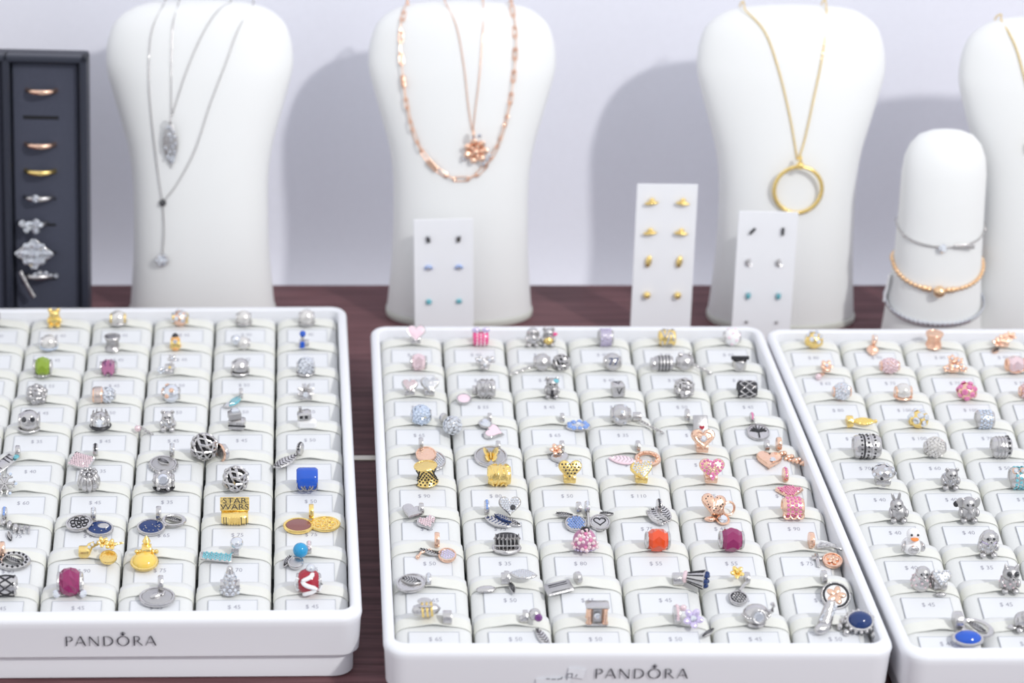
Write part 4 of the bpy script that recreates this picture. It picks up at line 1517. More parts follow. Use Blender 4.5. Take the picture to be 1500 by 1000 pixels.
ch('C', 1, 1, 710, 'flower_charm', 'silver clip of three small flowers', _)
def _(c): ball(c, 'silver', 5.4, 'silver', name='heart_ball'); safety_chain(c, (-5, -.5, 3), (-20, -5, -1), n=8)
ch('C', 1, 2, 794, 'chain_charm', 'polished silver bead with safety chain', _)
def _(c): lattice(c, 'silver', 5.0, th=.55)
ch('C', 1, 2, 822, 'openwork_bead', 'small openwork silver ball', _)
def _(c): ball(c, 'silver', 5.6, 'silver'); vv, ff = text_mesh('77'); c.p('marks', 'enamel_navy').add(vv, ff, T((0, -5.2, 7.2)) @ RX(70) @ S(6.5))
ch('C', 1, 3, 897, 'enamel_bead', 'silver ball with dark blue 77 mark', _)
def _(c): barrel(c, 'silver_satin', 5.0, 4.6, 'rings'); core(c, 'silver', 4.2, 1.6, -6.2)
ch('C', 1, 4, 972, 'tube_bead', 'plain silver tube bead with flange', _)
def _(c): ball(c, 'silver', 5.4, 'silver'); b = c.p('ears', 'silver'); [b.sphere(1.5, T((x, 0, 10)), 9, 6) for x in (-3, 3)]; safety_chain(c, (5, -1, 4), (16, -4, -1), n=6)
ch('C', 1, 4, 1003, 'chain_charm', 'shiny silver ball with ears and safety chain', _)
def _(c): c.p('cup', 'silver').lathe([(3.4, 0.2), (4.2, 1), (4.6, 6.5), (4.2, 6.6), (3.8, 2)], 22); b = c.p('crossbar', 'oxide'); b.box(11, 2, 2.2, T((0, -1.5, 8.4)), .4); core(c)
ch('C', 1, 5, 1083, 'figure_charm', 'silver cup-shaped charm with dark crossbar', _)
def _(c): heart_bead(c, 'silver', 10.5, 'stone_palepink', 45, 2.8)
ch('C', 2, 0, 600, 'heart_charm', 'silver heart bead with dusky pink stones', _)
def _(c): heart_bead(c, 'silver', 12, 'crystal', 50, 3.2)
ch('C', 2, 0, 629, 'heart_charm', 'large silver heart bead paved with crystals', _)
def _(c): M = lay(-4, -1, 0, 2); barrel(c, 'silver', 5.0, 5.2, 'swirl', 'silver_satin', dx=2); bail(c, 'silver', -5); disc(c, lay(-11.5, -5, 0), 'silver', 'enamel_palepink', 4.4)
ch('C', 2, 1, 707, 'dangle_charm', 'silver knot bead with blush disc', _)
def _(c): animal(c, 'silver_satin', 4.4, 3.6, 'round'); c.p('scarf', 'stone_teal').sphere(1, T((1.8, -2.2, 10.6)) @ S(2.4, 1.6, 1.4), 10, 7); c.p('stripe', 'oxide').box(1.6, .6, 4, T((0, -4.4, 3.6)), .2)
ch('C', 2, 2, 808, 'animal_charm', 'silver koala charm with teal hat', _)
ch('C', 2, 3, 905, 'letter_bead', 'silver cube bead marked V', lambda c: cube(c, 'silver', 7.6, 8.2, 'V'))
def _(c): lattice(c, 'silver', 5.6, th=.7, inner='silver_satin'); c.p('collar', 'silver').torus(5.4, .8, T((0, 0, 4)), 24, 6)
ch('C', 2, 4, 1002, 'openwork_bead', 'silver lace bead with beaded collar', _)
ch('C', 2, 5, 1094, 'braided_bead', 'dark braided silver barrel bead', lambda c: barrel(c, 'oxide', 5.2, 4.9, 'braid', 'silver'))
ch('C', 3, 0, 617, 'pave_bead', 'large ice-blue pave ball', lambda c: pave(c, 'silver', 'stone_sky', 6.0, 110, gs=.22))
def _(c): bail(c, 'silver', -5, lean=-40); M = lay(0, -7, -20); M = M @ T((0, 0, 1)); c.p('ball', 'silver').sphere(5.2, M @ T((0, 0, 3)), 16, 10); b = c.p('stones', 'crystal', 'stuff'); [b.gem(1.3, M @ T((0, 0, 3)) @ T(d * 5.1) @ nrm(d), 6) for d in fib(60, 1) if d.z > -.6]
ch('C', 3, 0, 662, 'dangle_charm', 'silver dangle with a crystal-paved drop', _)
def _(c): bail(c, 'silver', 0); c.p('stone', 'crystal').gem(3.4, lay(-2.5, -4, 0, 2.4), 10); c.p('setting', 'silver').torus(3.4, .6, lay(-2.5, -4, 0, 2.2)); hrt(c, lay(2.5, -9.5, 70), 'silver', 13, None, 1.8, None, 'enamel_palepink')
ch('C', 3, 1, 717, 'dangle_charm', 'silver dangle with blush heart and round crystal', _)
def _(c): bail(c, 'silver', -5); c.p('setting', 'silver').sphere(1, lay(4, -5, 0, 1) @ S(7.4, 3.6, 1.6), 18, 9); b = c.p('stones', 'stone_blue'); [b.gem(1.7, lay(4 + 5.2 * math.cos(a), -5 + 2.6 * math.sin(a), 0, 2.0), 8) for a in [2 * math.pi * i / 9 for i in range(9)]]; c.p('stone', 'crystal').gem(2.2, lay(4, -5, 0, 2.2), 10)
ch('C', 3, 2, 836, 'dangle_charm', 'silver eye dangle ringed with blue stones', _)
def _(c): ball(c, 'silver', 6.2, 'silver', dots='crystal', nd=7); core(c, 'silver', 2.6, 2.4, 9.5, 4.5); safety_chain(c, (11, -2, 3), (24, -9, -2), n=9)
ch('C', 3, 3, 909, 'chain_charm', 'big silver clasp ball with trailing safety chain', _)
def _(c): bail(c, 'silver', -4.5, z=4.6, r=3.6); plate(c, T((2.4, -7.5, 2.0)) @ RX(48), 'silver_satin', 8.6, 11.5, 1.4, None, 'heart')
ch('C', 3, 4, 1018, 'dangle_charm', 'silver padlock tag with a tiny red heart', _, dy=.001)
def _(c): bail(c, 'silver', -1, st='stone_pink'); link_ring(c, 'silver', .5, -3.5); disc(c, lay(1.5, -9.5), 'silver', None, 6.6, None, True, 'tree')
ch('C', 3, 5, 1104, 'dangle_charm', 'silver family tree disc dangle', _)
def _(c): bail(c, 'silver', -3, z=4.8, r=3.2); disc(c, lay(2.5, -8), 'silver', None, 7, 'crystal', True); disc(c, lay(-.5, -5.5, 0, 1.6), 'rose', None, 5.2)
ch('C', 4, 0, 625, 'dangle_charm', 'rose gold disc over a sparkling silver disc', _)
def _(c): disc(c, lay(0, -5), 'silver', 'silver_satin', 7.4, None, True, 'butterfly', sx=1.15); bail(c, 'silver', 4)
ch('C', 4, 1, 718, 'dangle_charm', 'silver disc dangle with gold butterfly', _)
def _(c): bail(c, 'silver', 1); hrt(c, lay(0, -6.5, 15), 'silver', 9.5); flowers(c, 'rose', 'rose', [(-2.2, -3.8, 3.6, 3.2)])
ch('C', 4, 2, 820, 'dangle_charm', 'small silver heart dangle with rose gold flower', _)
def _(c): bail(c, 'silver', 2.5); leaf(c, lay(-5.5, -7, 78), 'enamel_palepink', 15, 6, None, 'silver'); M = lay(7, -6.5); c.p('ring', 'rose').torus(4.6, 1.1, M @ T((0, 0, .8)), 24, 8, 1.2); b = c.p('beads', 'rose'); [b.sphere(.8, M @ T((4.0 * 1.2 * math.cos(a), 4.0 * math.sin(a), 1.9)), 7, 5) for a in [2 * math.pi * i / 10 for i in range(10)]]
ch('C', 4, 3, 927, 'dangle_charm', 'pale pink feather with rose gold ring', _)
def _(c): H = heart_bead(c, 'rose', 13, None, 60, 3.6); c.p('stone', 'crystal').gem(1.9, H @ T((0, .6, 0)), 10); c.p('heart_line', 'rose').tube([(x, y, -.2) for x, y in heart_poly(8)], .45, 5, H, closed=True)
ch('C', 4, 4, 1028, 'heart_charm', 'rose gold heart bead with one crystal', _)
def _(c): bail(c, 'silver', -1, z=4); hrt(c, lay(-1, -8.5, -8), 'rose', 13, None, 3.0, 'crystal')
ch('C', 4, 5, 1126, 'dangle_charm', 'rose gold heart locket with a crystal', _)
def _(c): bail(c, 'rose', -4, z=5, r=3.2); b = c.p('dangle', 'rose'); [b.sphere(1.35, lay(-3 + 1.7 * i, -3.2 - 1.1 * i + (i % 2) * 1.5, 0, .8), 9, 6) for i in range(9)]; [b.sphere(1.0, lay(-1 + 1.8 * i, -6.2 - .9 * i, 0, .5), 9, 6) for i in range(6)]
ch('C', 4, 5, 1152, 'dangle_charm', 'rose gold beaded cluster dangle', _)
ch('C', 5, 0, 626, 'gold_bead', 'gold honeycomb hourglass bead', lambda c: hourglass(c, 'gold', 'oxide', 10, 5.6, -6))
ch('C', 5, 1, 731, 'gold_bead', 'gold barrel bead with knot relief', lambda c: barrel(c, 'gold', 5.2, 5.0, 'swirl', 'gold'))
ch('C', 5, 2, 834, 'heart_charm', 'gold honeycomb heart bead', lambda c: heart_bead(c, 'gold', 12.5, None, 60, 3.2, 'gold', 0, 'oxide'))
def _(c): heart_bead(c, 'gold', 12, 'crystal', 42, 3.2, 'gold', rot=8)
ch('C', 5, 3, 939, 'heart_charm', 'gold heart bead paved with crystals', _)
def _(c): H = heart_bead(c, 'rose', 13.5, None, 60, 2.6, 'rose'); b = c.p('stones', 'stone_pink'); [b.gem(.8, H @ T((x, y, -.1)), 6) for x, y in heart_poly(10.2, 22)]; [b.gem(.65, H @ T((x, y, .1)), 6) for x, y in heart_poly(5.6, 12)]
ch('C', 5, 4, 1041, 'heart_charm', 'rose gold heart bead edged with pink stones', _)
def _(c): bail(c, 'rose', 0, st='stone_pink', z=4.6, r=3.4); M = lay(1.2, -7.2, 0); poly = [(0, 4.5)] + [(8.0 * math.sin(R(a)), -1 + (3.6 * math.cos(R(a)) - 3.4 * (1 - abs(a) / 80.0))) for a in range(80, -81, -16)]; c.p('fan', 'rose').prism([(-6.5, 2.2), (-7, .6), (-3.6, -2.6), (0, -5.2), (3.6, -2.6), (7, .6), (6.5, 2.2), (0, 3.2)], 1.5, M, .08, .3); fill_gems(c.p('stones', 'stone_pink', 'stuff'), [(-6.5, 2.2), (-7, .6), (-3.6, -2.6), (0, -5.2), (3.6, -2.6), (7, .6), (6.5, 2.2), (0, 3.2)], M, 1.8, 1.3, .62, .85)
ch('C', 5, 5, 1150, 'dangle_charm', 'rose gold fan dangle with pink stones', _)
def _(c): hrt(c, lay(-4.6, -1.8, -20, 1.2), 'silver', 11, None, 2.2); bail(c, 'silver', 0); hrt(c, lay(2.8, -7.6, 20, .3), 'silver', 10, 'stone_palepink', 1.8)
ch('C', 6, 0, 617, 'dangle_charm', 'pair of silver heart dangles, one paved pink', _)
def _(c): bail(c, 'silver', -6, z=4.4, r=3.2, st='stone_blue'); leaf(c, lay(-1, -7, 62, 1), 'silver', 14, 6, None, 'enamel_navy'); leaf(c, lay(1.5, -6, 55, 2.2), 'enamel_navy', 10, 3, None, 'silver'); hrt(c, T((5, -2, 5.5)) @ RX(48), 'silver', 11, 'crystal', 2.0, 'stone_dark'); leaf(c, lay(6, -6.2, 60), 'silver', 10, 4)
ch('C', 6, 1, 731, 'dangle_charm', 'silver winged heart dangle with navy enamel', _)
def _(c): bail(c, 'silver', -1.5, z=4.2); bail(c, 'silver', 2.6, z=4.4, st='crystal'); disc(c, lay(-3.4, -7.5), 'silver', None, 5.2, 'stone_blue'); disc(c, lay(8.2, -6.8), 'silver', 'silver', 5.0, None, True, 'heart'); leaf(c, lay(-8.5, -2.5, 80, 1), 'silver_satin', 9, 3); c.p('key', 'silver').tube([(2.6, -2, 3), (2.8, -6, 1.2), (2.6, -9.5, -.8)], .9, 6); leaf(c, lay(12, -1.5, 85, .6), 'silver_satin', 7, 2.4)
ch('C', 6, 2, 852, 'dangle_charm', 'silver multi-dangle with blue disc and heart disc', _)
def _(c):
    bail(c, 'silver', 1, z=5.2, r=3, st='stone_dark')
    for i in range(4): leaf(c, lay(-1.2 + 1.6 * i, -4.4 + .4 * i, 35 - 6 * i, 1.2 + .4 * i), 'silver', 12.5, 5.5, None, 'oxide' if i % 2 else 'silver_satin')
ch('C', 6, 3, 962, 'dangle_charm', 'silver layered feather wing dangle', _)
def _(c): M = T((-2.4, -1.8, 6.2)) @ RX(50) @ RZ(-10); c.p('body', 'rose').prism(heart_poly(12), 2.6, M, .1, .8); fill_gems(c.p('stones', 'oxide', 'stuff'), heart_poly(12), M, 3.0, 1.5, .45, .8); core(c, 'rose'); c.p('ring', 'rose').torus(3.2, .6, T((5.4, -1.5, 4.6)) @ RX(75) @ RY(20)); c.p('stone', 'crystal').gem(2.6, lay(2.5, -5.2, 0, 1.4), 10); c.p('feet', 'rose').sphere(1, lay(-3.6, -4.4, 0, .8) @ S(3, 1.6, 1.2), 10, 7); c.p('stone_setting', 'rose').torus(2.8, .6, lay(2.5, -5.2, 0, 1.0))
ch('C', 6, 4, 1050, 'rose_gold_charm', 'rose gold dotted heart with ring and crystal', _)
def _(c): barrel(c, 'rose', 4.6, 4.9, 'gems', 'stone_pink'); b = c.p('scallops', 'rose'); [b.torus(1.6, .5, T((x, -4.3, 2.2)) @ RX(60), 12, 5) for x in (-3.2, 0, 3.2)]
ch('C', 6, 5, 1161, 'pave_bead', 'gold flower bead packed with pink stones', _)
def _(c): bail(c, 'rose', 0, z=5.2, r=3.4); leaf(c, lay(-3.5, -4, 68, .6), 'silver', 11, 2.6); c.p('stick', 'rose').tube([(-9, -6.5, -.4), (-7.6, -4.4, .8), (-3, -3, 1.6)], .6, 6); c.p('ball', 'rose').sphere(1.1, lay(-9.2, -6.2, 0, .4), 9, 6); disc(c, lay(4.6, -5.6, 20), 'rose', 'silver', 4.2, 'stone_lilac')
ch('C', 7, 0, 640, 'dangle_charm', 'rose and silver wand dangle', _)
def _(c):
    c.p('base', 'silver').lathe([(6.8, .2), (7.2, 1), (6.8, 1.8), (6.4, 2)], 26, S(1, .8, 1))
    b = c.p('columns', 'silver')
    for i in range(7):
        x = -5.4 + 1.8 * i
        b.tube([(x, -3.2 + abs(x) * .2, 1.5), (x, -3.2 + abs(x) * .2, 7.5), (x, -3.0 + abs(x) * .2, 9.4)], [.55, .5, .25], 6)
        b.tube([(x - .9, -3 + abs(x) * .2, 6.6), (x, -3 + abs(x) * .2, 8.6), (x + .9, -3 + abs(x) * .2, 6.6)], .32, 5)
    c.p('rail', 'silver').box(12.5, .9, .9, T((0, -2.9, 3.6)), .2)
    c.p('inner', 'oxide').lathe([(4.6, 1.8), (4.6, 7.5), (3.8, 8)], 20, S(1.15, .6, 1))
ch('C', 7, 1, 742, 'openwork_bead', 'silver arcade bead of pointed columns', _)
def _(c): ball(c, 'glass_rose', 5.6); flowers(c, 'stone_palepink', 'stone_pink', [(-2.4, -4.2, 7.6, 2.6), (2.4, -4.4, 7.2, 2.6), (0, -5.0, 4.0, 2.6), (0, -2.6, 9.8, 2.4), (-4.2, -3, 4.4, 2.4), (4.2, -3, 4.0, 2.4)], None, 60); b = c.p('beading', 'stone_lilac'); [b.sphere(.7, T((5.3 * math.cos(a), -5.3 * abs(math.sin(a)) * .7, 1.3)), 7, 5) for a in [math.pi * i / 10 for i in range(11)]]; c.p('crown', 'oxide').torus(1.6, .6, T((0, -.5, 11)))
ch('C', 7, 2, 856, 'flower_charm', 'pink glass bead covered in blossoms', _)
ch('C', 7, 3, 963, 'glass_bead', 'bright orange faceted glass bead', lambda c: glass(c, 'glass_orange', 5.0, 5.6, 8))
ch('C', 7, 4, 1071, 'glass_bead', 'magenta faceted glass bead', lambda c: glass(c, 'glass_magenta', 5.0, 5.8, 9))
def _(c):
    bail(c, 'rose', -4.5, z=5, r=3.6)
    b = c.p('bow', 'silver')
    for a, L in ((20, 10), (-8, 13), (50, 7), (5, 9)): b.tube([(-2, -2, 2.2), (-2 + L * .5 * math.cos(R(a)), -2 + L * .4 * math.sin(R(a)), 3.4), (-2 + L * math.cos(R(a)), -2 + L * .8 * math.sin(R(a)), 1.6)], .75, 6)
    M = lay(-2.6, -8.5, 0, .6)
    c.p('cross', 'silver').box(1.8, 8.5, 1.2, M, .3); c.parts[-1][2].box(5.4, 1.8, 1.2, M @ T((0, 1.4, 0)), .3)
    disc(c, lay(4.2, -9), 'rose', None, 4.6, None, True, 'flower')
ch('C', 7, 5, 1202, 'dangle_charm', 'silver bow with cross and rose gold coin', _)
def _(c): bail(c, 'silver', 2.4, z=3, st='crystal'); disc(c, lay(-5.5, -1.5, 20, .8), 'silver', None, 5.6, None, True, None, sx=1.25); leaf(c, lay(-5.5, -1.5, 75, 2.4), 'silver_satin', 10, 5)
ch('C', 8, 0, 620, 'dangle_charm', 'dark oval leaf disc on silver clasp', _)
def _(c): bail(c, 'silver', 0, z=4.4); core(c, 'silver', 3, 2, -.5); c.p('oval', 'silver').sphere(1, lay(-9.5, -4, 5, .6) @ S(4.6, 2.2, 1.1), 14, 8); leaf(c, lay(7.5, 0, 84, 4.5), 'silver', 13, 6.5, 'crystal'); leaf(c, lay(2.4, -4.4, 10, 1), 'silver_satin', 7, 3)
ch('C', 8, 1, 742, 'dangle_charm', 'silver crystal petal with smooth oval drop', _)
def _(c): bail(c, 'silver', 4.5, z=4, lean=20); plate(c, lay(-4.5, -3.8, 18, .8), 'silver_satin', 13, 7.4, 1.1, None, 'lines')
ch('C', 8, 2, 832, 'dangle_charm', 'silver ticket-shaped tag with engraved lines', _)
def _(c):
    core(c, 'silver', 3, 2.5, -4)
    M = T((1, -1.5, 5)) @ RZ(-18) @ RY(90)
    c.p('bouquet', 'silver').lathe([(1.6, -4), (2, -3), (2.4, 0), (4.4, 7), (3.6, 7.4)], 14, M)
    c.p('wrap', 'stone_palepink').torus(2.2, .9, M @ T((0, 0, -2)), 16, 6)
    b = c.p('stems', 'oxide'); [b.tube([(2.2 * math.cos(a), 2.2 * math.sin(a), -1), (4.4 * math.cos(a), 4.4 * math.sin(a), 6.6)], .3, 4, M) for a in [2 * math.pi * i / 10 for i in range(10)]]
    b = c.p('blossoms', 'enamel_navy'); [b.sphere(1.3, M @ T((2.9 * math.cos(a), 2.9 * math.sin(a), 7.6)), 8, 6) for a in [2 * math.pi * i / 7 for i in range(7)]]
ch('C', 8, 3, 1006, 'bouquet_charm', 'silver bouquet tied with pink ribbon', _)
def _(c): bail(c, 'silver', 2.5, z=3.8); flowers(c, 'gold', 'gold', [(-2, .5, 6.6, 3.2)]); c.p('bar', 'silver').tube([(2.5, -1.5, 3.6), (.5, -4, 2.2), (-1.5, -6.2, .8)], .8, 6); disc(c, lay(-2.6, -9.6), 'silver', 'oxide', 4.2, 'silver_satin')
ch('C', 8, 4, 1086, 'dangle_charm', 'dark silver coin dangle with gold flower', _)
def _(c): bail(c, 'silver', -3, z=4.4, r=3); disc(c, lay(1, -8.6, 0, .5, 38), 'silver', 'enamel_white', 6.8, None, True, 'flower', 2.0); c.p('dark_ring', 'oxide').torus(5.4, .5, lay(1, -8.6, 0, .5, 38) @ T((0, 0, 2.1)), 26, 6)
ch('C', 8, 5, 1216, 'dangle_charm', 'round silver medallion with rose gold flower', _)
def _(c):
    core(c, 'silver', 3.2, 2, 7, 3.2)
    M = T((-2.5, 1, 6.6)) @ RY(84)
    c.p('bee_body', 'silver').lathe([(0.1, -6.4), (2.2, -5.4), (3.0, -2), (3.0, 2), (2.2, 5), (.2, 6.6)], 16, M)
    b = c.p('stripes', 'gold'); [b.torus(2.95, .62, M @ T((0, 0, h)), 18, 6) for h in (-1.4, .6, 2.6)]
    w_ = c.p('wings', 'silver'); [w_.sphere(1, T((-3, s_ * 2.2 + 1, 9.6)) @ RX(s_ * 20) @ S(3.4, 2.2, .5), 12, 6) for s_ in (-1, 1)]
ch('C', 9, 0, 632, 'bee_charm', 'silver bee charm with gold stripes', _)
def _(c): bail(c, 'silver', -2, z=3.8); c.p('head', 'silver').sphere(2.8, T((2, -1.5, 5.6)), 12, 8); c.p('stone', 'stone_purple').gem(1.9, T((3.4, -4.4, 5.6)) @ RX(80), 10); leaf(c, lay(5.2, -9.6, 25), 'silver', 13, 4.4); c.p('clasp', 'silver').sphere(1.7, T((-3.4, -1, 3)), 9, 7)
ch('C', 9, 1, 776, 'dangle_charm', 'silver dangle with one dark purple stone', _)
def _(c):
    c.p('base', 'silver').box(10, 6.5, 1.4, T((0, 0, 1)), .5); c.p('top', 'silver').box(10.5, 6.5, 1.2, T((0, 0, 9.6)), .4)
    b = c.p('pillars', 'rose'); [b.lathe([(1.5, 1.5), (1.0, 3), (1.0, 7.6), (1.5, 9.2)], 12, T((x, y, 0))) for x in (-3.6, 3.6) for y in (-2, 2)]
    c.p('stones', 'crystal').gem(1.6, T((0, -2.8, 5.4)) @ RX(80), 8); c.p('inner', 'silver_satin').box(4.5, 4, 7, T((0, 0, 5.2)), .4)
ch('C', 9, 2, 874, 'openwork_bead', 'silver and rose pillar-frame bead', _)
def _(c): core(c, 'silver', 4.2, 1.6, -3.5, 4.6); b = c.p('band_stones', 'stone_palepink'); [b.gem(.8, T((-3.5, -4.3 * math.cos(a), 4.6 + 4.3 * math.sin(a))) @ nrm(Vector((0, -math.cos(a), math.sin(a)))), 6) for a in [R(15 * i) for i in range(0, 9)]]; flowers(c, 'stone_lilac', 'crystal', [(3.2, -3.2, 4.6, 4.4)], None, 50); c.p('bud', 'stone_palepink').sphere(1.5, T((-1, -1, 8.6)), 9, 7); leaf(c, lay(9.5, -7, -50), 'silver', 8, 2.5)
ch('C', 9, 3, 1003, 'flower_charm', 'silver ring bead with lilac blossom', _)
def _(c):
    c.p('pot', 'silver').sphere(1, T((0, 0, 4.8)) @ S(6, 4.8, 4.8), 18, 11)
    c.p('stone', 'crystal').gem(2.6, T((.6, -4.4, 6)) @ RX(65), 10); c.p('setting', 'silver_satin').torus(2.8, .7, T((.6, -4.2, 5.9)) @ RX(65))
    c.p('spout', 'silver').tube([(5, 0, 5.5), (7, -.5, 7), (7.4, -.5, 9.2), (6.6, -.5, 10.6)], [1.4, 1.0, .8, 1.0], 8); c.p('foot', 'silver').torus(4, .8, T((0, 0, .9)))
    b = c.p('beading', 'silver'); [b.sphere(.7, T((6 * math.cos(a), -4.8 * math.sin(a), 4.8)), 6, 5) for a in [math.pi * i / 12 for i in range(13)]]
ch('C', 9, 4, 1107, 'figure_charm', 'round silver pot charm with crystal front', _)
def _(c):
    b = c.p('boot', 'silver'); b.sphere(1, lay(-1.2, -6.2, 0, 2.4) @ RZ(30) @ S(4.6, 2.8, 2.4), 14, 9); b.tube([(0, -3.5, 1.5), (1.4, -1, 5), (2.8, 1, 9), (3.6, 1.6, 11)], [3.2, 3.0, 2.4, 1.2], 12)
    s_ = c.p('stones', 'crystal', 'stuff'); rn = random.Random(2)
    for i in range(26):
        t = rn.random(); s_.gem(.75, T((t * 3.2 + rn.uniform(-2.2, 2.2), -4.4 + t * 4, 4.4 + t * 5)) @ RX(60), 6)
ch('C', 9, 5, 1206, 'figure_charm', 'silver stocking charm sprinkled with crystals', _)
def _(c):
    cabochon(c, T((2, -3, 2.6)) @ RX(28), 'enamel_navy', 4.8, 'silver', 1.15, .8)
    b = c.p('beading', 'silver'); [b.sphere(1.0, T((2, -3, 2.6)) @ RX(28) @ T((6.4 * math.cos(a), 5.6 * math.sin(a), .4)), 8, 6) for a in [2 * math.pi * i / 16 for i in range(16)]]
    f_ = c.p('flippers', 'silver'); [f_.sphere(1.7, lay(x, y, 0, .8), 9, 7) for x, y in ((-5, -1), (-4.5, -7), (7.6, -8.2), (8, 0), (-6.8, -3.8))]
ch('C', 9, 5, 1251, 'turtle_charm', 'silver turtle charm with a deep blue shell', _)

# -- tray by the ring box
def _(c): animal(c, 'gold', 4.2, 3.4, 'round'); c.p('bow_tie', 'stone_yellow').sphere(1, T((0, -3.6, 6.2)) @ S(2.4, 1.2, 1), 10, 7)
ch('L', 0, 1, 80, 'animal_charm', 'yellow gold teddy charm', _)
ch('L', 0, 2, 173, 'pearl_bead', 'silver-ringed pearl with golden sheen', lambda c: (ball(c, 'pearl', 5.2, 'gold'), c.p('ring', 'silver').torus(5.2, .7, T((0, 0, 2.4)), 26, 7)))
def _(c): ball(c, 'rose', 5.2, 'gold'); b = c.p('stones', 'crystal'); [b.gem(1.7, T(Vector((0, 0, 4.7)) + d * 5) @ nrm(d), 8) for d in fib(22, 1) if d.z > -.3]
ch('L', 0, 3, 264, 'pave_bead', 'rose gold ball with large crystals', _)
ch('L', 0, 4, 357, 'pearl_bead', 'pale pearl bead with silver collar, fifth column', lambda c: (ball(c, 'pearl', 5.0, 'silver'), c.p('ring', 'silver').torus(4.9, .7, T((0, 0, 1.8)), 26, 7)))
ch('L', 0, 5, 449, 'pearl_bead', 'pearl bead on silver ring, nearest the corner', lambda c: (ball(c, 'pearl', 5.3, 'silver'), c.p('ring', 'silver').torus(5.0, .7, T((0, 0, 1.6)), 26, 7)))
ch('L', 1, 1, 72, 'pearl_bead', 'pearl bead with blue crystal ring', lambda c: (ball(c, 'pearl', 5.2, 'silver'), fill_ring(c, 'stone_sky', 5.3, 2.2)))
def _(c): hourglass(c, 'silver', 'silver_satin', 9, 4.8)
ch('L', 1, 2, 165, 'spool_bead', 'silver spool-shaped bead', _)
def _(c): c.p('body', 'glass_amber').lathe([(3.2, .3), (3.8, 2), (2.4, 5.5), (3.0, 7.2), (1.6, 9.2)], 18); core(c, 'gold', 3.6, 3); c.p('hat', 'oxide').lathe([(2.2, 9), (1.4, 10.2), (.2, 11)], 12); c.p('stone', 'crystal').gem(1.4, T((0, -3.2, 6.4)) @ RX(80), 8)
ch('L', 1, 3, 257, 'figure_charm', 'amber and gold figurine with dark cap', _)
def _(c): ball(c, 'crystal', 3.4, dx=-2.6, dz=3); ball(c, 'pearl', 4.2, 'silver', dx=2)
ch('L', 1, 4, 352, 'pearl_bead', 'twin bead of crystal and pearl', _)
def _(c): b = c.p('drops', 'enamel_blue'); b.box(4.2, 3.6, 5.2, T((0, -1, 3)), 1); b.sphere(2.0, T((.2, -.6, 10.2)), 12, 8); c.p('neck', 'silver').lathe([(1.2, 5.5), (.9, 7), (1.2, 8.4)], 10, T((0, -.8, 0))); core(c, 'silver', 2.6, 3, 1)
ch('L', 1, 5, 443, 'figure_charm', 'tiny royal blue figure charm', _)
def _(c): glass(c, 'glass_lime', 4.8, 6.2, 9); fill_ring(c, 'silver', 5.4, 1.4)
ch('L', 2, 1, 63, 'glass_bead', 'lime green faceted glass bead', _)
def _(c): glass(c, 'glass_rose', 4.4, 5.4, 4); b = c.p('stripes', 'stone_purple'); [b.box(.6, 7.8, 8.4, T((x, 0, 4.8)) @ RX(0), .1) for x in (-1.6, 1.6)]
ch('L', 2, 2, 159, 'glass_bead', 'square rose glass bead with dark stripes', _)
def _(c): core(c, 'silver'); flowers(c, 'silver', 'gold', [(0, -2, 5.2, 3.4)]); flowers(c, 'crystal', 'silver', [(-5.2, -2.6, 4, 2.6)]); flowers(c, 'silver', 'crystal', [(1.4, 1.0, 10, 2.8)])
ch('L', 2, 3, 249, 'flower_charm', 'silver three-flower charm with gold heart', _)
ch('L', 2, 4, 352, 'silver_bead', 'polished silver ball with fine grooves', lambda c: (ball(c, 'silver', 5.4, 'silver'), c.p('grooves', 'oxide').torus(5.3, .25, T((0, 0, 3)), 28, 5), c.p('ring', 'silver').torus(5.3, .6, T((0, 0, 1.5)), 28, 5)))
ch('L', 2, 5, 448, 'pave_bead', 'bright crystal-paved silver ball', lambda c: (pave(c, 'silver', 'crystal', 5.5, 70, gs=.26), c.p('ring', 'silver').torus(5.3, .7, T((0, 0, 1.2)), 28, 6)))
def _(c): lattice(c, 'silver_satin', 5.2, th=1.1, inner='silver'); b = c.p('bumps', 'silver'); [b.sphere(1.5, T((x, -1.6, 9)), 10, 7) for x in (-3.4, 0, 3.4)]
ch('L', 3, 1, 54, 'silver_bead', 'knobbly silver owl-family bead', _)
def _(c): pave(c, 'silver', 'crystal', 4.8, 60, dx=2.2, gs=.26); barrel(c, 'rose', 2.6, 4.8, 'rings', 'silver', dx=-3.4)
ch('L', 3, 2, 152, 'two_tone_bead', 'half rose gold half crystal bead', _)
def _(c): ball(c, 'crystal', 5.6, 'silver'); b = c.p('stones', 'rose'); [b.gem(1.6, T(Vector((0, 0, 5)) + d * 5.5) @ nrm(d), 8) for d in fib(16, 1) if d.z > -.5 and d.x < .2]
ch('L', 3, 3, 251, 'pave_bead', 'clear crystal ball with rose gold spots', _)
def _(c): bail(c, 'silver', 2.5, z=5); leaf(c, lay(-1, -4, -38, 1.5), 'stone_teal', 11, 5, None, 'silver'); leaf(c, lay(-3.5, -5.6, -62, .6), 'silver', 11, 4.6, 'crystal')
ch('L', 3, 4, 347, 'dangle_charm', 'silver and teal leaf dangle', _)
def _(c):
    core(c, 'silver', 3.6, 3.6); b = c.p('points', 'silver')
    for d in fib(26, 1):
        if d.z > -.5: b.lathe([(1.1, 0), (.7, 2.2), (.05, 3.4)], 6, T(Vector((0, 0, 5)) + d * 2.6) @ nrm(d))
    c.p('stones', 'crystal').gem(1.8, T((0, -5.2, 6)) @ RX(75), 8)
ch('L', 3, 5, 448, 'star_charm', 'spiky silver starburst charm', _)
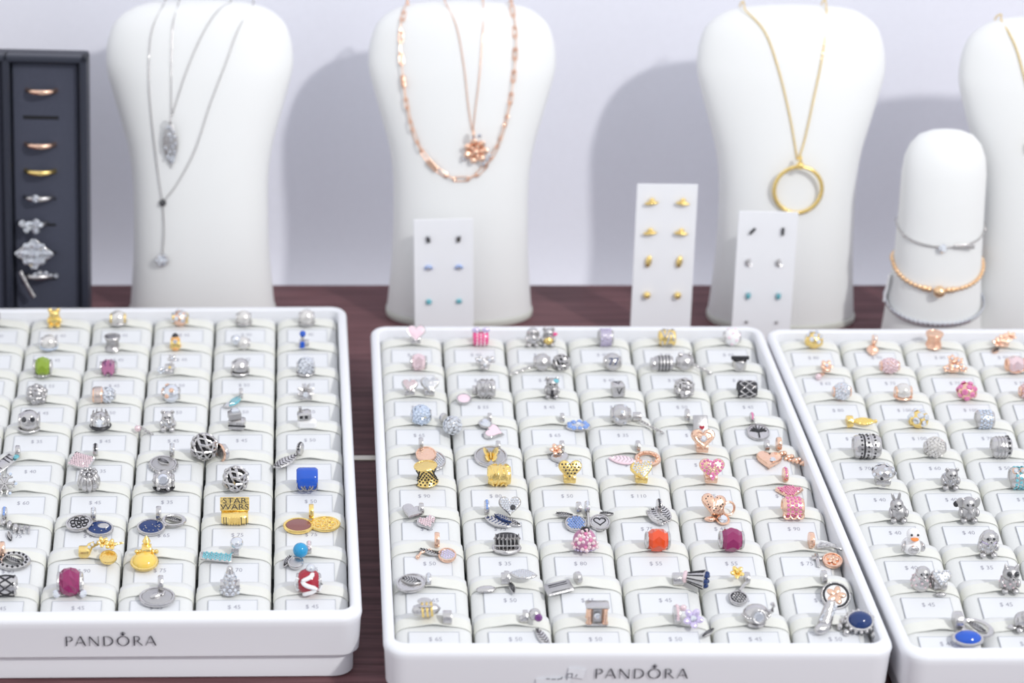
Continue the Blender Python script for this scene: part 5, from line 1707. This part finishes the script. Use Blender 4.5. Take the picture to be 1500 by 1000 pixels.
def _(c): ball(c, 'silver', 5.8, 'silver'); b = c.p('dark_stones', 'stone_dark'); [b.gem(1.5, T((x, -4.6, 8.0)) @ RX(58), 8) for x in (-2.2, 2.2)]; c.p('ring', 'silver').torus(5.6, .6, T((0, 0, 1.3)), 28, 6)
ch('L', 4, 1, 43, 'silver_bead', 'silver ball with two black stones', _)
def _(c): ball(c, 'silver', 5.2, 'silver'); b = c.p('crown_points', 'silver'); [b.tube([(4.6 * math.cos(a), 4.6 * math.sin(a), 5.5), (3.6 * math.cos(a), 3.6 * math.sin(a), 10.5)], [.8, .35], 6) for a in [2 * math.pi * i / 9 for i in range(9)]]; c.p('dark_band', 'oxide').torus(4.9, .9, T((0, 0, 2.4)), 26, 6); c.p('stone', 'crystal').gem(2.4, T((0, -4.6, 6)) @ RX(65), 10)
ch('L', 4, 2, 147, 'crown_charm', 'silver crown bead with crystal front', _)
ch('L', 4, 3, 246, 'animal_charm', 'tiny silver bear figurine', lambda c: animal(c, 'silver', 3.9, 3.1, 'round', texture='crystal'))
def _(c): safety_chain(c, (-4, -1.2, 2), (3, -5, -1), n=4); c.p('ball', 'stone_palepink').sphere(1.8, lay(-5, -2.4, 0, 1.2), 12, 8)
ch('L', 4, 3, 216, 'dangle_charm', 'tiny blush pearl end of a chain', _)
def _(c): c.p('block', 'silver').box(8.6, 6.6, 5.2, T((0, 0, 3)) @ RZ(-8), .6); c.p('upper_block', 'silver_satin').box(6.6, 5.4, 4.2, T((-1.2, .4, 7.6)) @ RZ(14), .6); c.p('ribbon', 'oxide').box(9, 1.2, .5, T((0, -3.3, 3)) @ RZ(-8)); c.p('lid', 'crystal').box(4.2, 4, 2, T((-1, .4, 10.2)) @ RZ(14), .5)
ch('L', 4, 4, 347, 'gift_charm', 'stacked silver gift box charm', _)
def _(c): c.p('house', 'enamel_white').box(10, 6, 5, T((1, 0, 2.9)), 1.2); c.p('roof', 'silver').box(7.2, 6.6, 4.8, T((-.4, .5, 7.2)) @ RY(-8), 1); b = c.p('windows', 'oxide'); [b.box(1.6, .4, 1.6, T((x, -3.1, 7.6)), .2) for x in (-2, .6)]; c.p('chimney', 'silver').box(1.6, 1.6, 3, T((-2.6, 1, 10.4)), .3)
ch('L', 4, 5, 447, 'house_charm', 'small silver house charm with white base', _)
def _(c): bail(c, 'silver', 3.5, z=4.6); plate(c, lay(-2.8, -5.6, -40, .8), 'silver', 6.5, 13, 1.3, None, 'lines'); c.p('stone', 'stone_teal').gem(1.6, lay(3, -3, 0, 2.8), 8)
ch('L', 5, 1, 16, 'dangle_charm', 'silver bar tag dangle with teal stone', _)
def _(c): bail(c, 'silver', 4.2, z=5.2, st='oxide'); plate(c, lay(-2.5, -5.2, -22, 1.2), 'silver', 11.5, 10, 1.8, 'stone_palepink')
ch('L', 5, 2, 128, 'dangle_charm', 'square silver book dangle paved with pale stones', _)
def _(c): bail(c, 'silver', 3.2, z=4.8, r=3.2, st='crystal'); disc(c, lay(-1, -6.6, -10), 'silver', 'silver_satin', 5.8, None, True, None, 1.8, 1.2); b = c.p('beading', 'silver'); [b.sphere(.75, lay(-1, -6.6, -10) @ T((7 * math.cos(a), 5.8 * math.sin(a), 1)), 7, 5) for a in [2 * math.pi * i / 26 for i in range(26)]]; leaf(c, lay(-1, -6.6, 60, 2), 'silver', 7, 4)
ch('L', 5, 3, 243, 'dangle_charm', 'beaded oval silver medallion dangle', _)
def _(c): lattice(c, 'silver', 6.6, th=.7)
ch('L', 5, 4, 299, 'openwork_bead', 'large round openwork silver ball', _, dy=.001)
def _(c): core(c, 'silver', 2.2, 1.6, -4, 4); c.p('clip', 'silver').lathe([(2.6, -1.6), (4, -1.6), (4.3, 0), (4, 1.6), (2.6, 1.6)], 20, T((2, -.5, 3.6)) @ RZ(30) @ XA); c.p('inlay', 'rose').torus(4.1, .7, T((.9, -.8, 3.6)) @ RZ(30) @ XA, 22, 6)
ch('L', 5, 4, 321, 'clip_charm', 'silver clip ring with rose gold inlay', _)
def _(c): bail(c, 'silver', 2.6, z=5, r=3, lean=-20, st='stone_dark'); leaf(c, lay(-4.2, -5.6, -48, 1), 'silver', 15, 5.4, None, 'oxide'); leaf(c, lay(-5.8, -4.6, -52, 0), 'silver_satin', 14, 5)
ch('L', 5, 5, 432, 'dangle_charm', 'long silver feather dangle', _)
def _(c):
    core(c, 'silver', 3.4, 2, -1); b = c.p('arms', 'silver')
    for i in range(6):
        a = 60 * i; M = T((0, -3, 5)) @ RX(50) @ RZ(a)
        b.tube([(0, 0, 0), (6, 0, 0)], .6, 6, M); b.tube([(3.4, 0, 0), (5, 1.6, 0)], .45, 5, M); b.tube([(3.4, 0, 0), (5, -1.6, 0)], .45, 5, M)
    s_ = c.p('stones', 'stone_sky'); [s_.gem(.9, T((0, -3, 5)) @ RX(50) @ RZ(60 * i) @ T((5.6, 0, .5)), 6) for i in range(6)]
ch('L', 6, 1, 8, 'snowflake_charm', 'silver snowflake charm with icy stones', _)
def _(c):
    b = c.p('lobes', 'silver')
    for i in range(9):
        a = 360 * i / 9; b.sphere(1, T((0, 0, 4.8)) @ RZ(a) @ T((3.2, 0, 0)) @ S(2.7, 1.9, 4.4), 12, 8)
    c.p('inner', 'oxide').sphere(1, T((0, 0, 4.8)) @ S(4.6, 4.6, 4.2), 14, 9)
    k = c.p('beading', 'silver_satin'); [k.sphere(1.1, T((3.6 * math.cos(a), 3.6 * math.sin(a), 9.8)), 8, 6) for a in [2 * math.pi * i / 9 for i in range(9)]]; core(c, 'silver', 3, 5)
ch('L', 6, 2, 130, 'silver_bead', 'ribbed silver pumpkin bead', _)
def _(c): ball(c, 'silver', 5.4, 'silver'); c.p('stone', 'crystal').gem(3.0, T((0, -4.0, 7.2)) @ RX(52), 12); c.p('setting', 'silver').torus(3.2, .8, T((0, -3.9, 7)) @ RX(52)); b = c.p('leaves', 'silver_satin'); [b.sphere(1, T((0, -3.6, 6.8)) @ RX(52) @ RZ(60 * i) @ T((4.4, 0, -.6)) @ S(1.4, 1.1, .8), 8, 6) for i in range(6)]; b2 = c.p('dark_base', 'oxide'); b2.torus(5, .6, T((0, 0, 1.4)), 24, 6)
ch('L', 6, 3, 240, 'crown_charm', 'silver bead with big round crystal', _)
ch('L', 6, 4, 345, 'openwork_bead', 'openwork silver vine bead', lambda c: lattice(c, 'silver', 6.0, th=.75))
def _(c): barrel(c, 'enamel_blue', 4.8, 5.8, None); b = c.p('loops', 'silver'); [b.torus(2.6, .42, T((x, -5.2, 4.4)) @ RX(72) @ S(w_, 1, 1), 20, 6) for x, w_ in ((0, 1.1), (0, .45), (-3.2, .7), (3.2, .7))]
ch('L', 6, 5, 450, 'enamel_bead', 'royal blue enamel bead with silver swirls', _)
def _(c): bail(c, 'silver', -2, z=5.2, st='stone_blue'); b = c.p('dolls', 'silver'); [b.sphere(1, lay(-2.4 + 3.0 * i, -2.5 - 1.8 * i, 0, 1.6) @ S(1.5, 2.6, 1.6), 10, 7) for i in range(3)]; d_ = c.p('letters', 'silver_satin'); [d_.box(.9, 5.2, 1.0, lay(3 + 2.4 * i, -6 - .2 * i, 0, .8), .2) for i in range(4)]; [d_.box(2.2, .9, 1.0, lay(4.2 + 2.4 * i, -5 - 1.2 * (i % 2), 0, .8), .2) for i in range(3)]; leaf(c, lay(1.2, -10.5, 20), 'oxide', 6, 2.2, None, 'silver')
ch('L', 7, 1, 13, 'dangle_charm', 'silver letter-and-doll cluster dangle', _)
def _(c): bail(c, 'silver', 2, z=4.8, st='crystal'); M = lay(-4.6, -3.8, 15, 1); disc(c, M, 'silver', None, 5, None, True, 'filigree', sx=1.3); disc(c, lay(5.2, -6.2, -6), 'silver', 'enamel_navy', 5, None, True, 'moon', 1.6, 1.35)
ch('L', 7, 2, 131, 'dangle_charm', 'silver filigree disc with navy moon disc', _)
def _(c): bail(c, 'silver', -.8, z=5, r=3); disc(c, lay(-4.2, -5.6), 'silver', 'enamel_navy', 5.2, None, True, 'stars', 1.6, 1.3); b = c.p('ring', 'silver'); b.torus(3.6, .8, lay(6.5, -2.2, 0, 1.6), 22, 7, 1.4); leaf(c, lay(6.5, -2.2, 70, 1.6), 'silver_satin', 9, 2.6)
ch('L', 7, 3, 235, 'dangle_charm', 'starry blue disc dangle with silver ring', _)
def _(c):
    M = T((0, -1.4, 3.2)) @ RX(14)
    c.p('bar', 'gold').box(13, 6.0, 6.2, M, 1.1)
    b = c.p('grooves', 'oxide'); [b.box(.35, .2, 5.0, M @ T((x, -3.05, 0))) for x in (-5.2, -4.1, 3.2, 5.6)]
    r_ = c.p('ribs', 'gold'); [r_.box(.8, .6, 5.0, M @ T((-2.6 + 1.3 * i, -3.05, 0)), .2) for i in range(5)]
    N_ = T((0, .4, 9.2)) @ RX(-26)
    L_ = c.p('letter_plate', 'gold'); L_.box(14, 2.4, 6.8, N_, .4)
    t_ = c.p('lettering', 'oxide')
    for s_, z in (('STAR', 1.55), ('WARS', -1.45)):
        vv, ff = text_mesh(s_); t_.add(vv, ff, N_ @ T((0, -1.26, z)) @ RX(90) @ S(5.0, 3.7, 1))
ch('L', 7, 4, 344, 'gold_charm', 'gold block bead with lettering along its top', _)
def _(c): bail(c, 'gold', 0, z=5.2, r=3.4); disc(c, lay(-6.2, -5.4), 'gold', 'enamel_brown', 4.8, None, True, None, 1.8, 1.5); disc(c, lay(6.6, -4.2), 'gold', None, 4.8, None, True, 'filigree', 1.4, 1.5)
ch('L', 7, 5, 456, 'dangle_charm', 'gold twin disc dangle with brown enamel', _)
def _(c): bail(c, 'rose', -1.5, z=4.6, r=3.2); M = lay(4, -4.6, 0, .8); c.p('ring', 'silver').torus(4.6, 1.3, M, 24, 8, 1.4); b = c.p('stones', 'oxide'); [b.sphere(.7, M @ T((6.4 * math.cos(a), 4.6 * math.sin(a), 1.2)), 6, 5) for a in [2 * math.pi * i / 16 for i in range(16)]]; leaf(c, lay(4, -4.6, 60, 1), 'silver_satin', 9, 3)
ch('L', 8, 1, 8, 'dangle_charm', 'oval silver wreath on rose gold bail', _)
def _(c): core(c, 'gold', 3, 2.4, -6, 2.6); c.p('arm', 'gold').tube([(-5, -1, 2.6), (-3, .5, 5.6), (.5, 1, 7)], [2, 1.6, 1.3], 8); b = c.p('arm_stones', 'crystal'); [b.gem(.9, T((-5 + 1.5 * i, -1.4 + .4 * i, 4.6 + 1.1 * i)) @ RX(50), 6) for i in range(4)]; flowers(c, 'gold', 'gold', [(2.8, .6, 7.4, 2.8), (6.6, -.4, 6.6, 2.8)]); disc(c, lay(5.6, -4.4, 0, 1.6), 'gold', None, 4, None, True); c.p('stem', 'gold').tube([(7, 0, 6.4), (12.5, 1.4, 6.6)], [.8, .4], 6)
ch('L', 8, 2, 142, 'dangle_charm', 'gold lock and blossom dangle', _)
def _(c): cabochon(c, lay(-.8, -6.4, 0, 1), 'stone_yellow', 5.2, 'gold', 1.12, .7); core(c, 'gold', 3.2, 2.2, 0, 3.2); c.p('figure', 'gold').lathe([(3, 3), (2.2, 5), (1.2, 6.4), (2.0, 8), (1.0, 10), (.2, 11)], 14); b = c.p('dots', 'gold'); [b.sphere(1.1, T((x, -1.6, 3.4)), 8, 6) for x in (-4.6, -3, 3, 4.6)]
ch('L', 8, 3, 215, 'dangle_charm', 'gold figure above a yellow oval stone', _)
def _(c): core(c, 'silver', 3.6, 1.8, 4.6, 3.8); c.p('end_ball', 'crystal').sphere(3.2, T((5.4, -.4, 6.8)), 14, 9); M = lay(-4, -4, 82, 1.2); plate(c, M, 'silver', 4.8, 15, 1.6, 'stone_teal')
ch('L', 8, 4, 330, 'dangle_charm', 'silver bar charm lined with teal stones', _)
def _(c): bail(c, 'silver', 3.4, z=4.2, st='stone_palepink'); c.p('bead', 'enamel_cyan').sphere(3.6, T((-.6, -3, 4.4)), 16, 10); disc(c, lay(-2.8, -7.6, 0, .8), 'silver', 'silver_satin', 3.6); leaf(c, lay(-6.8, -5.4, -25), 'silver', 8, 3.6)
ch('L', 8, 5, 442, 'dangle_charm', 'bright blue ball with silver coin dangle', _)
def _(c): barrel(c, 'silver', 5.4, 4.6, 'braid', 'oxide')
ch('L', 9, 1, 6, 'braided_bead', 'twisted silver rope bead', _)
def _(c): glass(c, 'glass_magenta', 5.0, 6.6, 10); b = c.p('side_stones', 'crystal'); [b.gem(1.9, T((x, -4.2, 2.2)) @ RX(60), 10) for x in (-6, 6)]
ch('L', 9, 2, 103, 'glass_bead', 'large ruby-magenta glass bead', _)
def _(c): bail(c, 'silver', 1.4, z=5.2, r=3.2); disc(c, lay(0, -5.4, 0, .6), 'silver', 'silver_satin', 5.8, None, True, 'fish', 1.6, 1.4)
ch('L', 9, 3, 231, 'dangle_charm', 'oval silver fish medallion dangle', _)
def _(c):
    c.p('cone', 'silver').lathe([(4.4, .3), (4.6, 1.4), (3.4, 6), (2.0, 9.6), (1.4, 11.5)], 18)
    s_ = c.p('stones', 'crystal', 'stuff')
    for k in range(6):
        for i in range(10):
            a = 2 * math.pi * (i + k % 2 * .5) / 10; r_ = 4.6 - k * .55; d = Vector((math.cos(a), math.sin(a), .35)).normalized(); s_.gem(.95, T((r_ * math.cos(a), r_ * math.sin(a), 1.4 + k * 1.6)) @ nrm(d), 6)
    c.p('star', 'silver').sphere(1.5, T((0, 0, 12)), 10, 7); core(c, 'silver', 3, 4.4)
ch('L', 9, 4, 337, 'tree_charm', 'sparkling silver fir tree charm', _)
def _(c):
    ball(c, 'enamel_red', 6.0, 'silver')
    def on(u, w_): a, e = R(u), R(w_); return (6.25 * math.sin(a) * math.cos(e), -6.25 * math.cos(a) * math.cos(e), 5.4 + 6.25 * math.sin(e))
    b = c.p('swirl', 'enamel_white')
    b.tube([on(2 + 30 * math.cos(t * 3 * math.pi), 60 - 108 * t) for t in [i / 20 for i in range(21)]], 1.05, 7)
    b.tube([on(-62, 30), on(-66, 0), on(-60, -28)], 1.0, 6); b.tube([on(62, 24), on(66, 0), on(60, -30)], 1.0, 6)
    c.p('knob', 'crystal').sphere(2.2, T((1, 0, 12)), 12, 8)
ch('L', 9, 5, 452, 'enamel_bead', 'red enamel ball with white swirl', _)
ch('L', 0, 0, -12, 'silver_bead', 'silver bead at the frame edge', lambda c: barrel(c, 'silver', 4.6, 4.8, 'rings'))

# -- tray by the bracelet stand
def _(c): ball(c, 'gold', 5.4, 'gold'); b = c.p('stones', 'crystal'); [b.gem(1.7, T(Vector((0, 0, 5.2)) + d * 5.1) @ nrm(d), 8) for d in fib(24, 1) if d.z > .05]
ch('R', 0, 0, 1192, 'pave_bead', 'gold ball topped with crystals', _)
def _(c): bail(c, 'rose', 1.6, z=5.4, st='crystal'); leaf(c, lay(-.4, -5.6, -12, 1), 'rose', 10, 7.5, None, 'rose'); c.p('bead', 'rose').sphere(1.6, T((1, -2, 4)), 10, 7)
ch('R', 0, 1, 1277, 'dangle_charm', 'rose gold drop dangle', _)
ch('R', 0, 2, 1368, 'spool_bead', 'rose gold spool bead', lambda c: hourglass(c, 'rose', 'rose', 9.5, 5.2))
def _(c): core(c, 'rose'); flowers(c, 'rose', 'rose', [(-4.2, -3, 4.4, 3.6), (0, -1, 6.4, 3.4), (4.4, .5, 7.2, 3.4)]); leaf(c, lay(-6, -5.4, -50), 'rose', 6, 3.6)
ch('R', 0, 3, 1470, 'flower_charm', 'rose gold trio of blossoms', _)
def _(c): core(c, 'rose', 3.2, 2.4, 1.5); flowers(c, 'rose', 'crystal', [(1.5, -2.2, 5.6, 3.8)]); c.p('drop', 'stone_palepink').sphere(2.0, lay(-4, -7, 0, 1.6), 12, 8); b = c.p('links', 'rose'); [b.torus(.9, .35, lay(-.5 - 1.1 * i, -3.4 - 1.1 * i, 40, 1), 10, 5) for i in range(3)]
ch('R', 1, 0, 1206, 'dangle_charm', 'rose gold blossom with blush drop', _)
def _(c): pave(c, 'rose', 'stone_palepink', 5.4, 90, sq=(1.1, .9, .9), gs=.22)
ch('R', 1, 1, 1303, 'pave_bead', 'blush pave bead in rose gold', _)
def _(c): core(c, 'rose'); flowers(c, 'rose', 'crystal', [(-1.5, 0, 9, 2.8), (2.5, -1, 8, 2.8), (0, -2.4, 5, 3.6), (-4.6, -2.8, 3.6, 2.6), (5.2, -2.6, 3.4, 2.6)])
ch('R', 1, 2, 1397, 'flower_charm', 'rose gold flower cluster charm', _)
ch('R', 1, 3, 1487, 'glass_bead', 'pale pink faceted bead in rose gold', lambda c: (glass(c, 'stone_palepink', 5, 5.6, 8, 'rose'), c.p('lattice', 'rose').torus(5.5, .6, T((0, 0, 5)) @ RX(40), 24, 6)))
ch('R', 2, 0, 1233, 'pave_bead', 'pearly pave ball with rose tint', lambda c: pave(c, 'rose', 'crystal', 5.4, 130))
ch('R', 2, 1, 1323, 'pearl_bead', 'white pearl in rose gold ring', lambda c: (ball(c, 'pearl', 5.2, 'rose'), c.p('ring', 'rose').torus(5.1, .7, T((0, 0, 1.8)), 26, 6)))
def _(c): ball(c, 'rose', 5.4, 'rose'); b = c.p('stones', 'stone_pink'); [b.gem(2.0, T(Vector((0, 0, 5)) + d * 5.2) @ nrm(d), 8) for d in fib(20, 1) if d.z > -.6]
ch('R', 2, 2, 1416, 'pave_bead', 'rose gold ball with large pink crystals', _)
ch('R', 2, 3, 1506, 'pave_bead', 'peach pave ball at the frame edge', lambda c: pave(c, 'rose', 'stone_palepink', 5.4, 90))
def _(c): core(c, 'gold', 3.6, 1.8, -5, 3.4); leaf(c, T((3, -1, 3.6)) @ RX(30) @ RZ(88), 'gold', 14, 5.4, 'stone_yellow'); c.p('tip', 'gold').sphere(1.2, T((10, -.6, 3.8)), 8, 6)
ch('R', 3, 0, 1257, 'feather_charm', 'gold feather charm lying sideways', _)
def _(c): ball(c, 'gold', 5.4, 'gold'); b = c.p('stones', 'crystal'); [b.gem(2.2, T(Vector((0, 0, 5)) + d * 5.1) @ nrm(d), 8) for d in fib(18, 1) if d.z > -.2]
ch('R', 3, 1, 1345, 'pave_bead', 'yellow gold ball with large crystals', _)
ch('R', 3, 2, 1442, 'pave_bead', 'icy blue-grey pave barrel bead', lambda c: barrel(c, 'silver', 4.6, 5.2, 'gems', 'stone_sky'))
ch('R', 4, 0, 1269, 'patterned_bead', 'chunky dark-etched silver drum bead', lambda c: (barrel(c, 'silver', 6.2, 6.0, 'dots', 'oxide'), c.p('bands', 'silver').torus(6.1, .5, T((2, 0, 5.4)) @ XA, 26, 6), c.p('bands', 'oxide').torus(6.0, .5, T((-2, 0, 5.4)) @ XA, 26, 6)))
ch('R', 4, 1, 1369, 'pave_bead', 'champagne pave ball', lambda c: pave(c, 'silver', 'pearl', 5.4, 130))
def _(c): barrel(c, 'silver', 4.2, 5.4, 'rings', 'silver_satin'); b = c.p('hearts', 'stone_dark'); [b.sphere(.9, T((3.0, -5.3 * math.cos(a), 4.9 + 5.3 * math.sin(a))), 8, 6) for a in [R(20 + 28 * i) for i in range(-1, 5)]]
ch('R', 4, 2, 1466, 'silver_bead', 'silver band bead with dark dots', _)
def _(c): c.p('cap', 'silver').sphere(1, T((0, 0, 8)) @ S(5.8, 5.2, 4), 18, 11); c.p('stem', 'silver').lathe([(2.6, .3), (2.2, 2), (2.0, 6)], 14); b = c.p('spots', 'crystal'); [b.gem(1.1, T(Vector((0, 0, 8)) + Vector((d.x * 5.8, d.y * 5.2, d.z * 4))) @ nrm(d), 7) for d in fib(26, 1) if d.z > -.05]; core(c, 'silver', 2.6, 3.6); c.p('door', 'oxide').sphere(1, T((-1.6, -4.4, 7)) @ S(1, .7, 1.2), 8, 6)
ch('R', 5, 0, 1293, 'mushroom_charm', 'silver mushroom charm with stone spots', _)
ch('R', 5, 1, 1391, 'animal_charm', 'silver hedgehog charm', lambda c: animal(c, 'silver_satin', 4.4, 3.0, 'round', hy=-2.6, texture='crystal', sq=.9))
def _(c): barrel(c, 'silver', 4.6, 5.4, 'gems', 'stone_teal'); b = c.p('flowers', 'rose'); [b.sphere(1.6, T((x, -2.4, 10)), 9, 7) for x in (-3.6, 0, 3.6)]; b2 = c.p('stones', 'crystal'); [b2.gem(1.2, T((x, -3.6, 10.6)) @ RX(50), 8) for x in (-3.6, 0, 3.6)]
ch('R', 5, 2, 1494, 'two_tone_bead', 'silver bead with teal base and rose gold knobs', _)
ch('R', 6, 0, 1315, 'animal_charm', 'silver rabbit charm', lambda c: animal(c, 'silver_satin', 4.4, 3.2, 'long', hx=-1.2, lean=-8))
def _(c): animal(c, 'silver_satin', 4.6, 3.6, 'big', snout='trunk', hx=-.5); c.p('tail', 'oxide').sphere(1.5, T((-6, .5, 8)), 9, 7)
ch('R', 6, 1, 1418, 'animal_charm', 'silver elephant charm', _)
ch('R', 7, 0, 1335, 'animal_charm', 'white duck charm with orange bill', duck)
def _(c): animal(c, 'silver', 4.6, 3.9, 'floppy', texture='crystal'); c.p('collar', 'stone_lilac').torus(3.2, .6, T((0, -.8, 7.4)), 20, 6)
ch('R', 7, 1, 1446, 'animal_charm', 'sparkling silver puppy charm with lilac collar', _)
ch('R', 8, 0, 1349, 'animal_charm', 'plump silver bird charm', lambda c: animal(c, 'silver', 4.8, 3.4, None, snout=True, feet=False, sq=1.05, texture='stone_palepink'))
def _(c): heart_bead(c, 'silver', 10, 'crystal', 50, 3); c.p('foot', 'silver').sphere(1, lay(0, -4.6, 0, .8) @ S(2.6, 1.4, 1), 9, 7)
ch('R', 8, 0, 1376, 'heart_charm', 'silver pave heart beside the bird charm', _)
ch('R', 8, 1, 1478, 'animal_charm', 'silver owl charm with big black eyes', lambda c: (animal(c, 'silver_satin', 4.4, 3.9, 'point', texture='stone_palepink'), [c.p('eye_disc', 'stone_dark').sphere(1.25, T((x, -4.3, 10.4)), 10, 7) for x in (-1.7, 1.7)]))
def _(c): core(c, 'silver', 4.2, 1.8, -2, 4); M = lay(6, -3, -25, 1.8); c.p('ring', 'silver').torus(4.4, .9, M, 24, 7, 1.5); leaf(c, M @ RZ(70), 'silver_satin', 10, 3); cabochon(c, lay(.6, -9.4, 0, 1.6), 'enamel_blue', 4.2, 'silver', 1.45, .7); c.p('snow', 'enamel_white').sphere(1, lay(.6, -10.4, 0, 2.6) @ S(5.2, 2.6, 2.2), 14, 8)
ch('R', 9, 0, 1409, 'dangle_charm', 'blue and white snow globe dangle', _)
ch('R', 9, 1, 1500, 'animal_charm', 'silver turtle charm at the frame edge', lambda c: (animal(c, 'silver', 4.6, 2.8, None, hy=-3.4, sq=.8), c.p('flipper', 'silver').sphere(1, lay(-5.4, -2, 0, 1.4) @ S(2.4, 1.4, .8), 9, 7)))
